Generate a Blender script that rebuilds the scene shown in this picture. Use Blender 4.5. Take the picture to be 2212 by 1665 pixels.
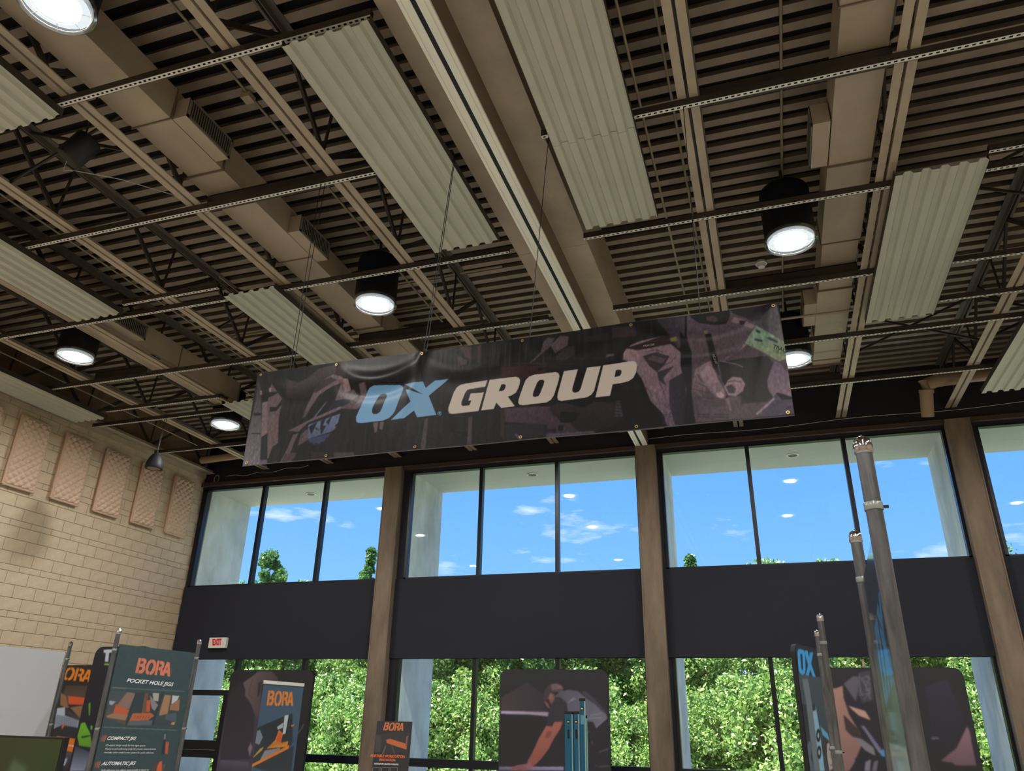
import bpy, bmesh, math, random
import numpy as np
from mathutils import Vector, Matrix
from mathutils.geometry import tessellate_polygon

random.seed(7); rng = np.random.default_rng(7)
scene = bpy.context.scene
for o in list(bpy.data.objects): bpy.data.objects.remove(o, do_unlink=True)
col = scene.collection
EYE = 1.6                       # camera height; everything below is built relative to the eye and lifted at the end

# ------------------------------------------------------------------ camera
YAW, PITCH, ROLL, FPX = math.radians(-18.75), math.radians(23.8107), math.radians(1.2108), 1628.86
fw = Vector((math.sin(YAW)*math.cos(PITCH), math.cos(YAW)*math.cos(PITCH), math.sin(PITCH)))
r0 = Vector((math.cos(YAW), -math.sin(YAW), 0)); u0 = r0.cross(fw)
RT = r0*math.cos(ROLL) + u0*math.sin(ROLL); UP = -r0*math.sin(ROLL) + u0*math.cos(ROLL)
cam_d = bpy.data.cameras.new('camera'); cam = bpy.data.objects.new('camera', cam_d); col.objects.link(cam)
cam_d.sensor_fit = 'HORIZONTAL'; cam_d.sensor_width = 36; cam_d.lens = FPX/2212*36; cam_d.clip_end = 500; cam_d.clip_start = .05
cam.matrix_world = Matrix(((RT.x, UP.x, -fw.x, 0), (RT.y, UP.y, -fw.y, 0), (RT.z, UP.z, -fw.z, 0), (0, 0, 0, 1)))
scene.camera = cam

def lin(c):
    return tuple(((v/255)/12.92 if v/255 <= .04045 else ((v/255+.055)/1.055)**2.4) for v in c[:3])

# ------------------------------------------------------------------ sky, sun, exposure
world = bpy.data.worlds.new('sky'); scene.world = world; world.use_nodes = True
nt = world.node_tree; nt.nodes.clear()
wo = nt.nodes.new('ShaderNodeOutputWorld'); bg = nt.nodes.new('ShaderNodeBackground')
tc = nt.nodes.new('ShaderNodeTexCoord'); sx = nt.nodes.new('ShaderNodeSeparateXYZ')
nt.links.new(tc.outputs['Generated'], sx.inputs[0])
rp = nt.nodes.new('ShaderNodeValToRGB'); nt.links.new(sx.outputs['Z'], rp.inputs[0])
el = rp.color_ramp.elements
el[0].position = 0.0; el[0].color = (.38, .63, 1.0, 1)
el[1].position = .75; el[1].color = (.055, .24, .80, 1)
e = el.new(.16); e.color = (.20, .47, 1.0, 1)
e = el.new(.32); e.color = (.13, .37, .98, 1)
mp = nt.nodes.new('ShaderNodeMapping'); mp.inputs['Scale'].default_value = (4.2, 4.2, 17); mp.inputs['Location'].default_value = (1.3, .2, .4)
nt.links.new(tc.outputs['Generated'], mp.inputs[0])
nz = nt.nodes.new('ShaderNodeTexNoise'); nz.inputs['Scale'].default_value = 1.6; nz.inputs['Detail'].default_value = 7; nz.inputs['Roughness'].default_value = .58
nt.links.new(mp.outputs[0], nz.inputs['Vector'])
cr = nt.nodes.new('ShaderNodeValToRGB'); nt.links.new(nz.outputs['Fac'], cr.inputs[0])
cr.color_ramp.elements[0].position = .60; cr.color_ramp.elements[0].color = (0, 0, 0, 1)
cr.color_ramp.elements[1].position = .78; cr.color_ramp.elements[1].color = (.9, .9, .9, 1)
mx = nt.nodes.new('ShaderNodeMixRGB'); nt.links.new(cr.outputs[0], mx.inputs['Fac']); nt.links.new(rp.outputs[0], mx.inputs[1])
mx.inputs[2].default_value = (.92, .96, 1.0, 1)
nt.links.new(mx.outputs[0], bg.inputs[0]); bg.inputs['Strength'].default_value = 1.3
nt.links.new(bg.outputs[0], wo.inputs[0])
sun_d = bpy.data.lights.new('sun', 'SUN'); sun_d.energy = 17.0; sun_d.angle = .01; sun_d.color = (1, .94, .82)
sun = bpy.data.objects.new('sun', sun_d); col.objects.link(sun)
sun.rotation_euler = Vector((.30, .34, -.9)).to_track_quat('-Z', 'Y').to_euler()
sun.location = (0, -20, 40)
scene.view_settings.view_transform = 'Standard'; scene.view_settings.look = 'None'
scene.view_settings.gamma = 1; scene.view_settings.use_curve_mapping = False; scene.view_settings.exposure = 0.0
LAMP_W = 110.0

# ------------------------------------------------------------------ pixel -> place helpers
def ray(x, y):
    return RT*((x-1106)/FPX) + UP*((832.5-y)/FPX) + fw
def on(ax, val, x, y):
    d = ray(x, y); return d*(val/d[ax])
def proj(p):
    p = Vector(p); z = p.dot(fw); return 1106+FPX*p.dot(RT)/z, 832.5-FPX*p.dot(UP)/z
class Crop:
    def __init__(s, x0, y0, k): s.x0, s.y0, s.k = x0, y0, k
    def __call__(s, *pts): return [(s.x0+x*s.k, s.y0+y*s.k) for x, y in pts]

# ------------------------------------------------------------------ materials
def mat(name, c, rough=.6, metal=0, var=0, vscale=3, bump=0, bscale=60, var2=None, stretch=None, spec=None, coat=0):
    m = bpy.data.materials.new(name); m.use_nodes = True; t = m.node_tree; b = t.nodes['Principled BSDF']
    b.inputs['Base Color'].default_value = (*lin(c), 1); b.inputs['Roughness'].default_value = rough; b.inputs['Metallic'].default_value = metal
    if spec is not None: b.inputs['Specular IOR Level'].default_value = spec
    if coat: b.inputs['Coat Weight'].default_value = coat; b.inputs['Coat Roughness'].default_value = .08
    if var or bump:
        co = t.nodes.new('ShaderNodeTexCoord'); mp = t.nodes.new('ShaderNodeMapping')
        t.links.new(co.outputs['Object'], mp.inputs[0])
        if stretch: mp.inputs['Scale'].default_value = stretch
    if var:
        n = t.nodes.new('ShaderNodeTexNoise'); n.inputs['Scale'].default_value = vscale; n.inputs['Detail'].default_value = 8; n.inputs['Roughness'].default_value = .62
        t.links.new(mp.outputs[0], n.inputs['Vector'])
        r = t.nodes.new('ShaderNodeValToRGB'); t.links.new(n.outputs['Fac'], r.inputs[0])
        a = lin([max(0, v*(1-var)) for v in c]); d = lin(var2) if var2 else lin([min(255, v*(1+var)) for v in c])
        r.color_ramp.elements[0].position = .3; r.color_ramp.elements[0].color = (*a, 1)
        r.color_ramp.elements[1].position = .7; r.color_ramp.elements[1].color = (*d, 1)
        t.links.new(r.outputs[0], b.inputs['Base Color'])
    if bump:
        n2 = t.nodes.new('ShaderNodeTexNoise'); n2.inputs['Scale'].default_value = bscale; n2.inputs['Detail'].default_value = 4
        t.links.new(mp.outputs[0], n2.inputs['Vector'])
        bp = t.nodes.new('ShaderNodeBump'); bp.inputs['Strength'].default_value = bump; bp.inputs['Distance'].default_value = .01
        t.links.new(n2.outputs['Fac'], bp.inputs['Height']); t.links.new(bp.outputs[0], b.inputs['Normal'])
    return m
def emit(name, c, s):
    m = bpy.data.materials.new(name); m.use_nodes = True; t = m.node_tree; t.nodes.clear()
    o = t.nodes.new('ShaderNodeOutputMaterial'); e = t.nodes.new('ShaderNodeEmission')
    e.inputs[0].default_value = (*c, 1); e.inputs[1].default_value = s; t.links.new(e.outputs[0], o.inputs[0]); return m
def glass(name, tint=(.93, .97, .95), refl=.06, rough=0.0):
    m = bpy.data.materials.new(name); m.use_nodes = True; t = m.node_tree; t.nodes.clear()
    o = t.nodes.new('ShaderNodeOutputMaterial'); a = t.nodes.new('ShaderNodeBsdfTransparent'); g = t.nodes.new('ShaderNodeBsdfGlossy'); x = t.nodes.new('ShaderNodeMixShader')
    a.inputs[0].default_value = (*tint, 1); g.inputs['Roughness'].default_value = rough; x.inputs[0].default_value = refl
    t.links.new(a.outputs[0], x.inputs[1]); t.links.new(g.outputs[0], x.inputs[2]); t.links.new(x.outputs[0], o.inputs[0]); return m
def print_mat(name, rough=.5, coat=0, bump=0, gain=1.0):
    m = bpy.data.materials.new(name); m.use_nodes = True; t = m.node_tree; b = t.nodes['Principled BSDF']
    a = t.nodes.new('ShaderNodeAttribute'); a.attribute_name = 'ink'
    t.links.new(a.outputs['Color'], b.inputs['Base Color']); b.inputs['Roughness'].default_value = rough
    if coat: b.inputs['Coat Weight'].default_value = coat; b.inputs['Coat Roughness'].default_value = .05
    if bump:
        co = t.nodes.new('ShaderNodeTexCoord'); mp = t.nodes.new('ShaderNodeMapping'); mp.inputs['Scale'].default_value = (14, 14, 3)
        n = t.nodes.new('ShaderNodeTexNoise'); n.inputs['Scale'].default_value = 2.2; n.inputs['Detail'].default_value = 3
        bp = t.nodes.new('ShaderNodeBump'); bp.inputs['Strength'].default_value = bump; bp.inputs['Distance'].default_value = .01
        t.links.new(co.outputs['Object'], mp.inputs[0]); t.links.new(mp.outputs[0], n.inputs['Vector']); t.links.new(n.outputs['Fac'], bp.inputs['Height']); t.links.new(bp.outputs[0], b.inputs['Normal'])
    return m
BEIGE = mat('beige_steel_paint', (174, 158, 134), .55, var=.07, vscale=2)
DECK = mat('deck_paint', (146, 130, 112), .6, var=.12, vscale=1.5)
DARKST = mat('dark_brown_steel', (58, 48, 42), .55, var=.1)
WEB = mat('web_steel', (48, 40, 36), .6)
STRIP = mat('cream_channel', (244, 242, 224), .45)
GALV = mat('galvanised_strut', (222, 218, 204), .5, .1)
BAFFLE = mat('baffle_sheet', (192, 190, 170), .5, var=.04, vscale=1)
DUCT = mat('duct_paint', (172, 156, 132), .5, var=.05, vscale=1.5)
BLACK = mat('matt_black', (20, 20, 24), .5)
LAMPBLK = mat('lamp_black', (18, 20, 27), .6, spec=.25)
BLOCKM = mat('painted_block', (194, 174, 146), .6, var=.05, vscale=5, bump=.25, bscale=45)
MORTAR = mat('painted_mortar', (168, 148, 120), .8)
UPWALL = mat('brown_upper_wall', (128, 100, 74), .8, var=.15, vscale=2)
QUILT = mat('tan_quilt_cloth', (206, 178, 154), .75, bump=.2, bscale=120)
QROLL = mat('tan_quilt_edge', (196, 164, 138), .7)
DRAPE = mat('navy_black_cloth', (30, 32, 43), .9, bump=.15, bscale=150)
FASCIA = mat('dark_fascia', (26, 24, 34), .7)
LEDGE = mat('brown_ledge', (66, 48, 44), .6)
COLM = mat('weathered_concrete_column', (112, 98, 82), .75, var=.2, vscale=2.2, stretch=(1.5, 1.5, .35), bump=.25, bscale=30)
CONC = mat('outdoor_concrete', (204, 206, 202), .85, var=.14, vscale=1.3, bump=.2, bscale=25, stretch=(1, 1, .5))
SOFF = mat('pale_soffit', (178, 182, 170), .8)
FRAME = mat('dark_window_frame', (22, 26, 34), .35, .2)
PANE = glass('window_glass', (.97, 1.0, .985), .022)
FLOORM = mat('hall_floor', (172, 168, 160), .45, var=.08, vscale=.8)
PLAINW = mat('plain_hall_wall', (186, 170, 144), .7)
GRASS = mat('grass', (112, 140, 62), .9, var=.3, vscale=2)
STEEL = mat('steel_tube', (106, 108, 112), .34, .6, var=.22, vscale=30, stretch=(1, 1, .15))
CHROME = mat('chrome_cap', (200, 200, 205), .12, 1)
CLIP = mat('clear_clip', (160, 170, 168), .25, .3)
BRASS = mat('brass_grommet', (200, 176, 110), .35, .9)
WIREM = mat('black_wire', (16, 14, 14), .6)
WHITEW = mat('white_wire', (210, 205, 195), .6)
PLASTIC = mat('white_plastic', (225, 222, 212), .5)
RED = mat('red_letters', (225, 40, 60), .5)
PRINT = print_mat('printed_vinyl', .55)
BANNERM = print_mat('glossy_banner_vinyl', .40, 0, .10); BANNERM.node_tree.nodes['Principled BSDF'].inputs['Specular IOR Level'].default_value = .28
GLOSSP = print_mat('glossy_print', .18, .6)
WHITEINK = mat('white_ink', (244, 246, 246), .6)
ORANGEINK = mat('orange_ink', (236, 116, 44), .6)
BLUEINK = mat('blue_ink', (84, 172, 236), .5)
GREYINK = mat('grey_ink', (150, 140, 140), .6)
DARKINK = mat('dark_ink', (30, 40, 44), .6)
TEAL = mat('blue_level_paint', (16, 104, 142), .35)
TEALTRIM = mat('silver_level_edge', (176, 214, 222), .3, .5)
VIAL = mat('yellow_vial', (226, 224, 150), .3)
WHITEBOARD = mat('white_board', (214, 216, 222), .5)
LEAF = []
for i, c in enumerate([(112, 146, 70), (146, 172, 100), (74, 112, 66), (190, 206, 152)]):
    m = bpy.data.materials.new('leaf_%d' % i); m.use_nodes = True; t = m.node_tree; b = t.nodes['Principled BSDF']
    b.inputs['Base Color'].default_value = (*lin(c), 1); b.inputs['Roughness'].default_value = .32
    tr = t.nodes.new('ShaderNodeBsdfTranslucent'); tr.inputs[0].default_value = (*lin([min(255, v*1.25) for v in c]), 1)
    x = t.nodes.new('ShaderNodeMixShader'); x.inputs[0].default_value = .28
    t.links.new(b.outputs[0], x.inputs[1]); t.links.new(tr.outputs[0], x.inputs[2]); t.links.new(x.outputs[0], t.nodes['Material Output'].inputs[0]); LEAF.append(m)
BARK = mat('bark', (92, 76, 58), .9, var=.25, vscale=8)

# ------------------------------------------------------------------ mesh helpers
class MB:
    def __init__(s): s.v = []; s.f = []; s.mi = []; s.cur = 0
    def add(s, vs, fs):
        n = len(s.v); s.v += [tuple(p) for p in vs]; s.f += [tuple(i+n for i in f) for f in fs]; s.mi += [s.cur]*len(fs); return s
    def box(s, x0, x1, y0, y1, z0, z1):
        return s.add([(x0, y0, z0), (x1, y0, z0), (x1, y1, z0), (x0, y1, z0), (x0, y0, z1), (x1, y0, z1), (x1, y1, z1), (x0, y1, z1)],
                     [(0, 3, 2, 1), (4, 5, 6, 7), (0, 1, 5, 4), (1, 2, 6, 5), (2, 3, 7, 6), (3, 0, 4, 7)])
    def bar(s, a, b, w, h, up=(0, 0, 1)):
        a, b = Vector(a), Vector(b); d = (b-a).normalized(); u = Vector(up)
        if abs(d.dot(u)) > .98: u = Vector((1, 0, 0))
        sd = d.cross(u).normalized(); u = sd.cross(d)
        q = []
        for p in (a, b):
            for i, j in ((-1, -1), (1, -1), (1, 1), (-1, 1)): q.append(p+sd*(w/2*i)+u*(h/2*j))
        return s.add(q, [(0, 1, 2, 3), (7, 6, 5, 4), (0, 4, 5, 1), (1, 5, 6, 2), (2, 6, 7, 3), (3, 7, 4, 0)])
    def tube(s, pts, r, n=8, cap=True):
        pts = [Vector(p) for p in pts]; base = len(s.v); rs = r if isinstance(r, (list, tuple)) else [r]*len(pts)
        for i, p in enumerate(pts):
            d = (pts[min(i+1, len(pts)-1)]-pts[max(i-1, 0)]).normalized()
            u = Vector((0, 0, 1)) if abs(d.z) < .95 else Vector((1, 0, 0))
            a = d.cross(u).normalized(); b = d.cross(a)
            for k in range(n):
                t = 2*math.pi*k/n; q = p+a*(rs[i]*math.cos(t))+b*(rs[i]*math.sin(t)); s.v.append(tuple(q))
        nf = 0
        for i in range(len(pts)-1):
            for k in range(n):
                s.f.append((base+i*n+k, base+i*n+(k+1) % n, base+(i+1)*n+(k+1) % n, base+(i+1)*n+k)); nf += 1
        if cap:
            s.f.append(tuple(base+k for k in range(n))[::-1]); s.f.append(tuple(base+(len(pts)-1)*n+k for k in range(n))); nf += 2
        s.mi += [s.cur]*nf; return s
    def lathe(s, prof, c=(0, 0, 0), n=32, cap=True):
        base = len(s.v); nf = 0
        for r, z in prof:
            for k in range(n):
                t = 2*math.pi*k/n; s.v.append((c[0]+r*math.cos(t), c[1]+r*math.sin(t), c[2]+z))
        for i in range(len(prof)-1):
            for k in range(n):
                s.f.append((base+i*n+k, base+i*n+(k+1) % n, base+(i+1)*n+(k+1) % n, base+(i+1)*n+k)); nf += 1
        if cap:
            s.f.append(tuple(base+k for k in range(n))[::-1]); s.f.append(tuple(base+(len(prof)-1)*n+k for k in range(n))); nf += 2
        s.mi += [s.cur]*nf; return s
    def prism(s, pts, O, U, V, N, t):
        """flat outline pts (u,v) on plane O,U,V with thickness t along N"""
        n = len(pts); O, U, V, N = Vector(O), Vector(U), Vector(V), Vector(N)
        a = [O+U*p[0]+V*p[1] for p in pts]; b = [p-N*t for p in a]
        return s.add(a+b, [tuple(range(n)), tuple(range(2*n-1, n-1, -1))]+[(i, i+n, (i+1) % n+n, (i+1) % n) for i in range(n)])
    def mesh(s, name, mats, smooth=False):
        m = bpy.data.meshes.new(name); m.from_pydata(s.v, [], s.f)
        for q in (mats if isinstance(mats, (list, tuple)) else [mats]): m.materials.append(q)
        if any(s.mi): m.polygons.foreach_set('material_index', s.mi)
        bm = bmesh.new(); bm.from_mesh(m); bmesh.ops.recalc_face_normals(bm, faces=bm.faces); bm.to_mesh(m); bm.free()
        if smooth: m.shade_smooth()
        m.update(); return m
def smooth_by(me, ang=40):
    me.shade_smooth()
    bm = bmesh.new(); bm.from_mesh(me)
    for e in bm.edges:
        if len(e.link_faces) == 2 and e.calc_face_angle(0) > math.radians(ang): e.smooth = False
    bm.to_mesh(me); bm.free()
def link(name, data, parent=None, loc=None):
    o = bpy.data.objects.new(name, data); col.objects.link(o)
    if loc is not None: o.location = loc
    if parent is not None:
        o.parent = parent
        if loc is None:                       # mesh built in room coordinates: keep it where it is
            w = Matrix.Identity(4); p = parent
            while p is not None: w = p.matrix_basis @ w if p.parent is None else p.matrix_parent_inverse @ p.matrix_basis @ w; p = p.parent
            o.matrix_parent_inverse = w.inverted()
    return o
def obj(name, mb, m, parent=None, smooth=0, loc=None):
    me = mb.mesh(name, m)
    if smooth: smooth_by(me, smooth)
    return link(name, me, parent, loc)
def tag(o, label=None, cat=None, group=None, kind=None):
    if label: o['label'] = label
    if cat: o['category'] = cat
    if group: o['group'] = group
    if kind: o['kind'] = kind
    return o
def thing(name, label, cat, loc=(0, 0, 0), rz=0, group=None):
    e = bpy.data.objects.new(name, None); col.objects.link(e); e.location = loc; e.rotation_euler = (0, 0, rz); e.empty_display_size = .1
    return tag(e, label, cat, group)
def dup(root, loc, rz=None, label=None, group=None, parent=None):
    r = root.copy(); col.objects.link(r); r.location = loc
    if rz is not None: r.rotation_euler = (0, 0, rz)
    if label: r['label'] = label
    if group: r['group'] = group
    for ch in root.children:
        c = ch.copy(); col.objects.link(c); c.parent = r
        for g in ch.children:
            d = g.copy(); col.objects.link(d); d.parent = c
    return r

# ================================================================== THE SHELL
D = 13.4                         # window wall
XL, XR, YB = -11.8, 8.6, -9.0    # left wall, right wall, rear wall
FL, ZD = -EYE, 5.70              # floor, underside of deck ribs
tag(obj('floor', MB().box(XL-.2, XR+.2, YB-.2, D+.1, FL-.2, FL), FLOORM), kind='structure')
tag(obj('wall_right', MB().box(XR, XR+.2, YB, D+.165, FL, ZD+.15), PLAINW), kind='structure')
tag(obj('wall_rear', MB().box(XL-.2, XR+.2, YB-.2, YB, FL, ZD+.15), PLAINW), kind='structure')
# ribbed deck: flutes run along x
mb = MB(); P = .2032; y = YB-.1; prof = []
while y < D+.3:
    prof += [(y, ZD), (y+.095, ZD), (y+.062, ZD+.085), (y+P+.033, ZD+.085)]; y += P
for (ya, za), (yb, zb) in zip(prof[:-1], prof[1:]):
    mb.cur = 1 if za > ZD+.05 and zb > ZD+.05 else 0
    mb.add([(XL-.2, ya, za), (XR+.2, ya, za), (XR+.2, yb, zb), (XL-.2, yb, zb)], [(0, 1, 2, 3)])
deck = obj('ceiling', mb, [DECK, mat('black_flute_shade', (26, 23, 22), .95)]); tag(deck, kind='structure')  # black on the flute tops paints in their shade
tag(obj('sun_block_roof', MB().box(XL-.3, XR+.3, YB-.3, D+1.75, ZD+.12, ZD+.35), CONC), 'flat concrete roof slab added unseen over the ribbed deck to block the sun', 'roof', kind='structure')  # unseen slab added above the deck to keep the sun out

# ---- left wall with single blocks
wl = tag(obj('wall_left', MB().box(XL-.25, XL-.012, YB, D+.165, FL, 5.0), MORTAR), kind='structure')
tag(obj('upper_wall', MB().box(XL-.25, XL-.05, YB, D+.165, 5.0, ZD+.15), UPWALL, wl))
courses = []                     # (z0, z1, parity)
z = 2.157; par = 0
zz = [2.157]; cs = []
def build_courses():
    out = []
    top = 2.157; k = 0            # downwards: thin, full, full, full ...
    pat = [.1016, .2032, .2032, .2032]
    i = 0
    while top > FL+.05:
        h = pat[i % 4]; out.append((max(top-h, FL), top, i % 2)); top -= h; i += 1
    bot = 2.157; i = 1; patu = [.2032, .2032, .2032, .1016]; j = 0
    while bot < 4.98:
        h = patu[j % 4]; out.append((bot, min(bot+h, 5.0), i % 2)); bot += h; i += 1; j += 1
    return out
blocks = []
for z0, z1, par in build_courses():
    y = 9.49+.2032*par-.4064*30
    while y < D:
        a, b = max(y, YB), min(y+.4064, D-.01)
        if b-a > .05: blocks.append((a, b, z0, z1))
        y += .4064
def seen(bk):
    a, b, z0, z1 = bk
    ps = []
    for yy in (a, b):
        for q in (z0, z1):
            if Vector((XL, yy, q)).dot(fw) < .5: return 0
            ps.append(proj((XL, yy, q)))
    xs = [p[0] for p in ps]; ys = [p[1] for p in ps]
    w = min(max(xs), 2212)-max(min(xs), 0); h = min(max(ys), 1665)-max(min(ys), 0)
    if w <= 3 or h <= 2 or max(ys) > 1500: return 0
    pan = [(9.49-.93-.82+.0, 0)]
    for k in range(6):
        y0 = .580*D+k*.0695*D
        if a > y0+.02 and b < y0+.55 and z0 > 3.4 and z1 < 4.5: return 0
    return w*h
order = sorted(range(len(blocks)), key=lambda i: -seen(blocks[i])); single = set(i for i in order[:300] if seen(blocks[i]) > 0)
J = .0035; shared = {}; rest = MB()
def block_mesh(L, H):
    k = (round(L, 3), round(H, 3))
    if k not in shared:
        b = MB(); c = .006
        x = .012
        b.add([(0, J, J), (0, L-J, J), (0, L-J, H-J), (0, J, H-J), (x-.003, J, J), (x-.003, L-J, J), (x-.003, L-J, H-J), (x-.003, J, H-J),
               (x, J+c, J+c), (x, L-J-c, J+c), (x, L-J-c, H-J-c), (x, J+c, H-J-c)],
              [(8, 9, 10, 11), (4, 5, 9, 8), (5, 6, 10, 9), (6, 7, 11, 10), (7, 4, 8, 11), (0, 1, 5, 4), (1, 2, 6, 5), (2, 3, 7, 6), (3, 0, 4, 7)])
        shared[k] = b.mesh('block', BLOCKM)
    return shared[k]
for i, (a, b, z0, z1) in enumerate(blocks):
    if i in single:
        link('block', block_mesh(b-a, z1-z0), wl, (XL-.012, a, z0))
    else:
        rest.box(XL-.012, XL, a+J, b-J, z0+J, z1-J)
tag(obj('further_blocks', rest, BLOCKM, wl), kind='stuff')
# beige angle trim along the top of the block wall
tag(obj('trim_1', MB().box(XL-.01, XL+.10, YB, D-.02, 4.90, 4.96).box(XL-.01, XL+.02, YB, D-.02, 4.80, 4.90), BEIGE), kind='structure')

# ---- window wall
PER = .3825*D; COLW = .36
colx = [-.5367*D+COLW/2+PER*k for k in range(0, 4)]
win = [(-.8713*D, -.538*D, (-.7613, -.6468)), (-.4951*D, -.1571*D, (-.3845, -.2697)), (-.1193*D, .2246*D, (-.0079, .1111)), (.2650*D, .606*D, (.3765, .4935))]
ZB0, ZB1, ZT = .965, 2.415, 4.535        # low head, upper sill, upper head
mb = MB().box(XL, XR+.2, D-.02, D+.16, ZT+.02, ZD+.15)
wf = tag(obj('wall_front', mb, FASCIA), kind='structure')
prev = XL
mb = MB()
for i, (a, b, m_) in enumerate(win):
    mb.box(prev, a-.05, D+.0, D+.16, FL, ZT+.03); prev = b+.05
mb.box(prev, XR+.2, D+.0, D+.16, FL, ZT+.03)
obj('pier', mb, FASCIA, wf)
for a, b in ((XL+.01, colx[0]-COLW/2), (colx[0]+COLW/2, colx[1]-COLW/2), (colx[1]+COLW/2, colx[2]-COLW/2), (colx[2]+COLW/2, colx[3]-COLW/2)):
    obj('black_spandrel', MB().box(a, b, D-.035, D+.15, ZB0+.01, ZB1), DRAPE, wf)
tag(obj('trim_2', MB().box(XL, XR, D-.10, D-.02, 4.60, 4.68), LEDGE), kind='structure')
for i, x in enumerate(colx):
    c = obj('concrete_column', MB().box(x-COLW/2, x+COLW/2, D-.17, D+.02, FL, 4.652).box(x-COLW/2+.0, x-COLW/2+.022, D-.178, D-.17, FL, 4.65).box(x+COLW/2-.022, x+COLW/2, D-.178, D-.17, FL, 4.65), COLM)
    tag(c, ['weathered brown column with the small dark sign standing before its foot', 'weathered brown column carrying the end of the wide boxed beam', 'weathered brown column to the right of the window behind the steel poles', 'weathered brown column at the far end of the fourth window bay'][i], 'column', 'columns along the window wall')
wn = 1
for lo in (0, 1):
    for i, (a, b, ms) in enumerate(win):
        w = tag(thing('window_%d' % wn, None, None, (a, D+.05, ZB1 if not lo else FL)), kind='structure'); wn += 1
        z0, z1 = (ZB1, ZT) if not lo else (FL, ZB0+.02)
        f = MB().box(a-.055, a, D+.0, D+.12, z0, z1).box(b, b+.055, D+.0, D+.12, z0, z1).box(a-.055, b+.055, D+.0, D+.12, z1-.01, z1+.05).box(a-.055, b+.055, D, D+.12, z0-.02, z0+.03)
        if lo: f.box(a, b, D, D+.12, -.80, -.67)
        obj('window_frame', f, FRAME, w)
        xs = [a]+[r*D for r in ms]+[b]
        for r in ms: obj('mullion', MB().box(r*D-.035, r*D+.035, D+.005, D+.125, z0, z1), FRAME, w)
        if lo and i == 0:        # the glazed door at the end of the first bay
            obj('door_frame', MB().box(a, xs[1], D-.03, D+.12, .30, .40).box(a+.30, a+.40, D-.03, D+.12, FL, .30).box(xs[1]-.16, xs[1]-.05, D-.03, D+.12, FL, .30).box(a+.40, xs[1]-.16, D-.03, D+.12, -.66, -.50), FRAME, w)
        for k in range(3):
            obj('pane', MB().box(xs[k]+.005, xs[k+1]-.005, D+.06, D+.066, z0+.01, z1-.005), PANE, w)
# ---- outside: soffit, fins, ground
YO = 15.0
tag(obj('outdoor_soffit', MB().box(XL-.6, XR+1, D+.17, YO, 4.56, 4.9), SOFF), 'pale soffit overhanging the windows outside', 'soffit', kind='structure')
finx = [(-12.4, -11.69)]+[(x-COLW/2+.06, x+COLW/2+.05) for x in colx]
finx[1] = (win[0][1]+.03, win[1][0]-.02); finx[2] = (win[1][1]+.02, win[2][0]-.03); finx[3] = (win[2][1]+.03, win[3][0]-.02); finx[4] = (win[3][1]+.03, win[3][1]+.5)
for a, b in finx:
    tag(obj('concrete_fin', MB().box(a, b, D+.17, YO-.02, FL-.05, 1.04).box(a+.015, b-.015, D+.17, YO-.035, 1.04, 1.07).box(a, b, D+.17, YO-.02, 1.07, 4.56), CONC), 'upright pale concrete fin standing outside between window bays', 'concrete fin', 'concrete fins outside the windows')
for px_ in ((672, 1067), (1150, 1025), (1712, 983), (2240, 945)):
    p = on(2, 4.55, *px_); t = thing('soffit_downlight', 'round unlit recessed light in the outdoor soffit', 'downlight', (p.x, p.y, 4.555), 0, 'lights in the outdoor soffit')
    obj('trim_ring', MB().lathe([(.085, .004), (.115, .004), (.115, -.010), (.085, -.014)], n=24, cap=False), PLASTIC, t, loc=(0, 0, 0)); obj('baffle_cup', MB().lathe([(.085, -.006), (.03, .004)], n=24), mat('downlight_grey', (92, 104, 96), .4), t, loc=(0, 0, 0))
tag(obj('ground', MB().box(-120, 120, D+.16, 150, FL-.4, FL-.06), GRASS), kind='structure')
tag(obj('patio', MB().box(-40, 40, D+.16, 21.0, FL-.06, FL-.04), CONC), 'pale concrete patio outside the windows', 'patio', kind='structure')

# ================================================================== TREES OUTSIDE
def leaf_mesh(name, n, H, R, z0, conic=0, ls=.16, mix=(.38, .27, .22, .13)):
    nc = 46 if len(mix) == 4 and mix[1] > 0 else 80; cs = []
    for k in range(nc):
        t = rng.random(); zc = z0+(H-z0)*t
        rr = R*(1-t)**.8 if conic else R*math.sqrt(max(.05, 1-(2*t-.9)**2*.9))
        a = rng.random()*6.283; q = rr*math.sqrt(rng.random()); cs.append((q*math.cos(a), q*math.sin(a), zc, ((.28 if conic else .45)+.35*rng.random()*(R/2.2))*(1 if nc == 46 else .62)))
    cs = np.array(cs); idx = rng.integers(0, nc, n)
    d = rng.normal(size=(n, 3)); d /= np.linalg.norm(d, axis=1)[:, None]
    pos = cs[idx, :3]+d*(cs[idx, 3]*(rng.random(n)**.45))[:, None]
    a = rng.normal(size=(n, 3)); a /= np.linalg.norm(a, axis=1)[:, None]
    b = np.cross(a, rng.normal(size=(n, 3))); b /= np.linalg.norm(b, axis=1)[:, None]
    s = ls*(.6+.8*rng.random(n))[:, None]
    v = np.stack([pos-a*s, pos-b*s*.5, pos+a*s, pos+b*s*.5], 1).reshape(-1, 3)
    m = bpy.data.meshes.new(name); m.vertices.add(4*n); m.vertices.foreach_set('co', v.ravel())
    m.loops.add(4*n); m.loops.foreach_set('vertex_index', np.arange(4*n)); m.polygons.add(n); m.polygons.foreach_set('loop_start', np.arange(n)*4)
    for q in LEAF: m.materials.append(q)
    m.polygons.foreach_set('material_index', rng.choice(4, n, p=mix)); m.update(); m.validate(); return m
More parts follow.
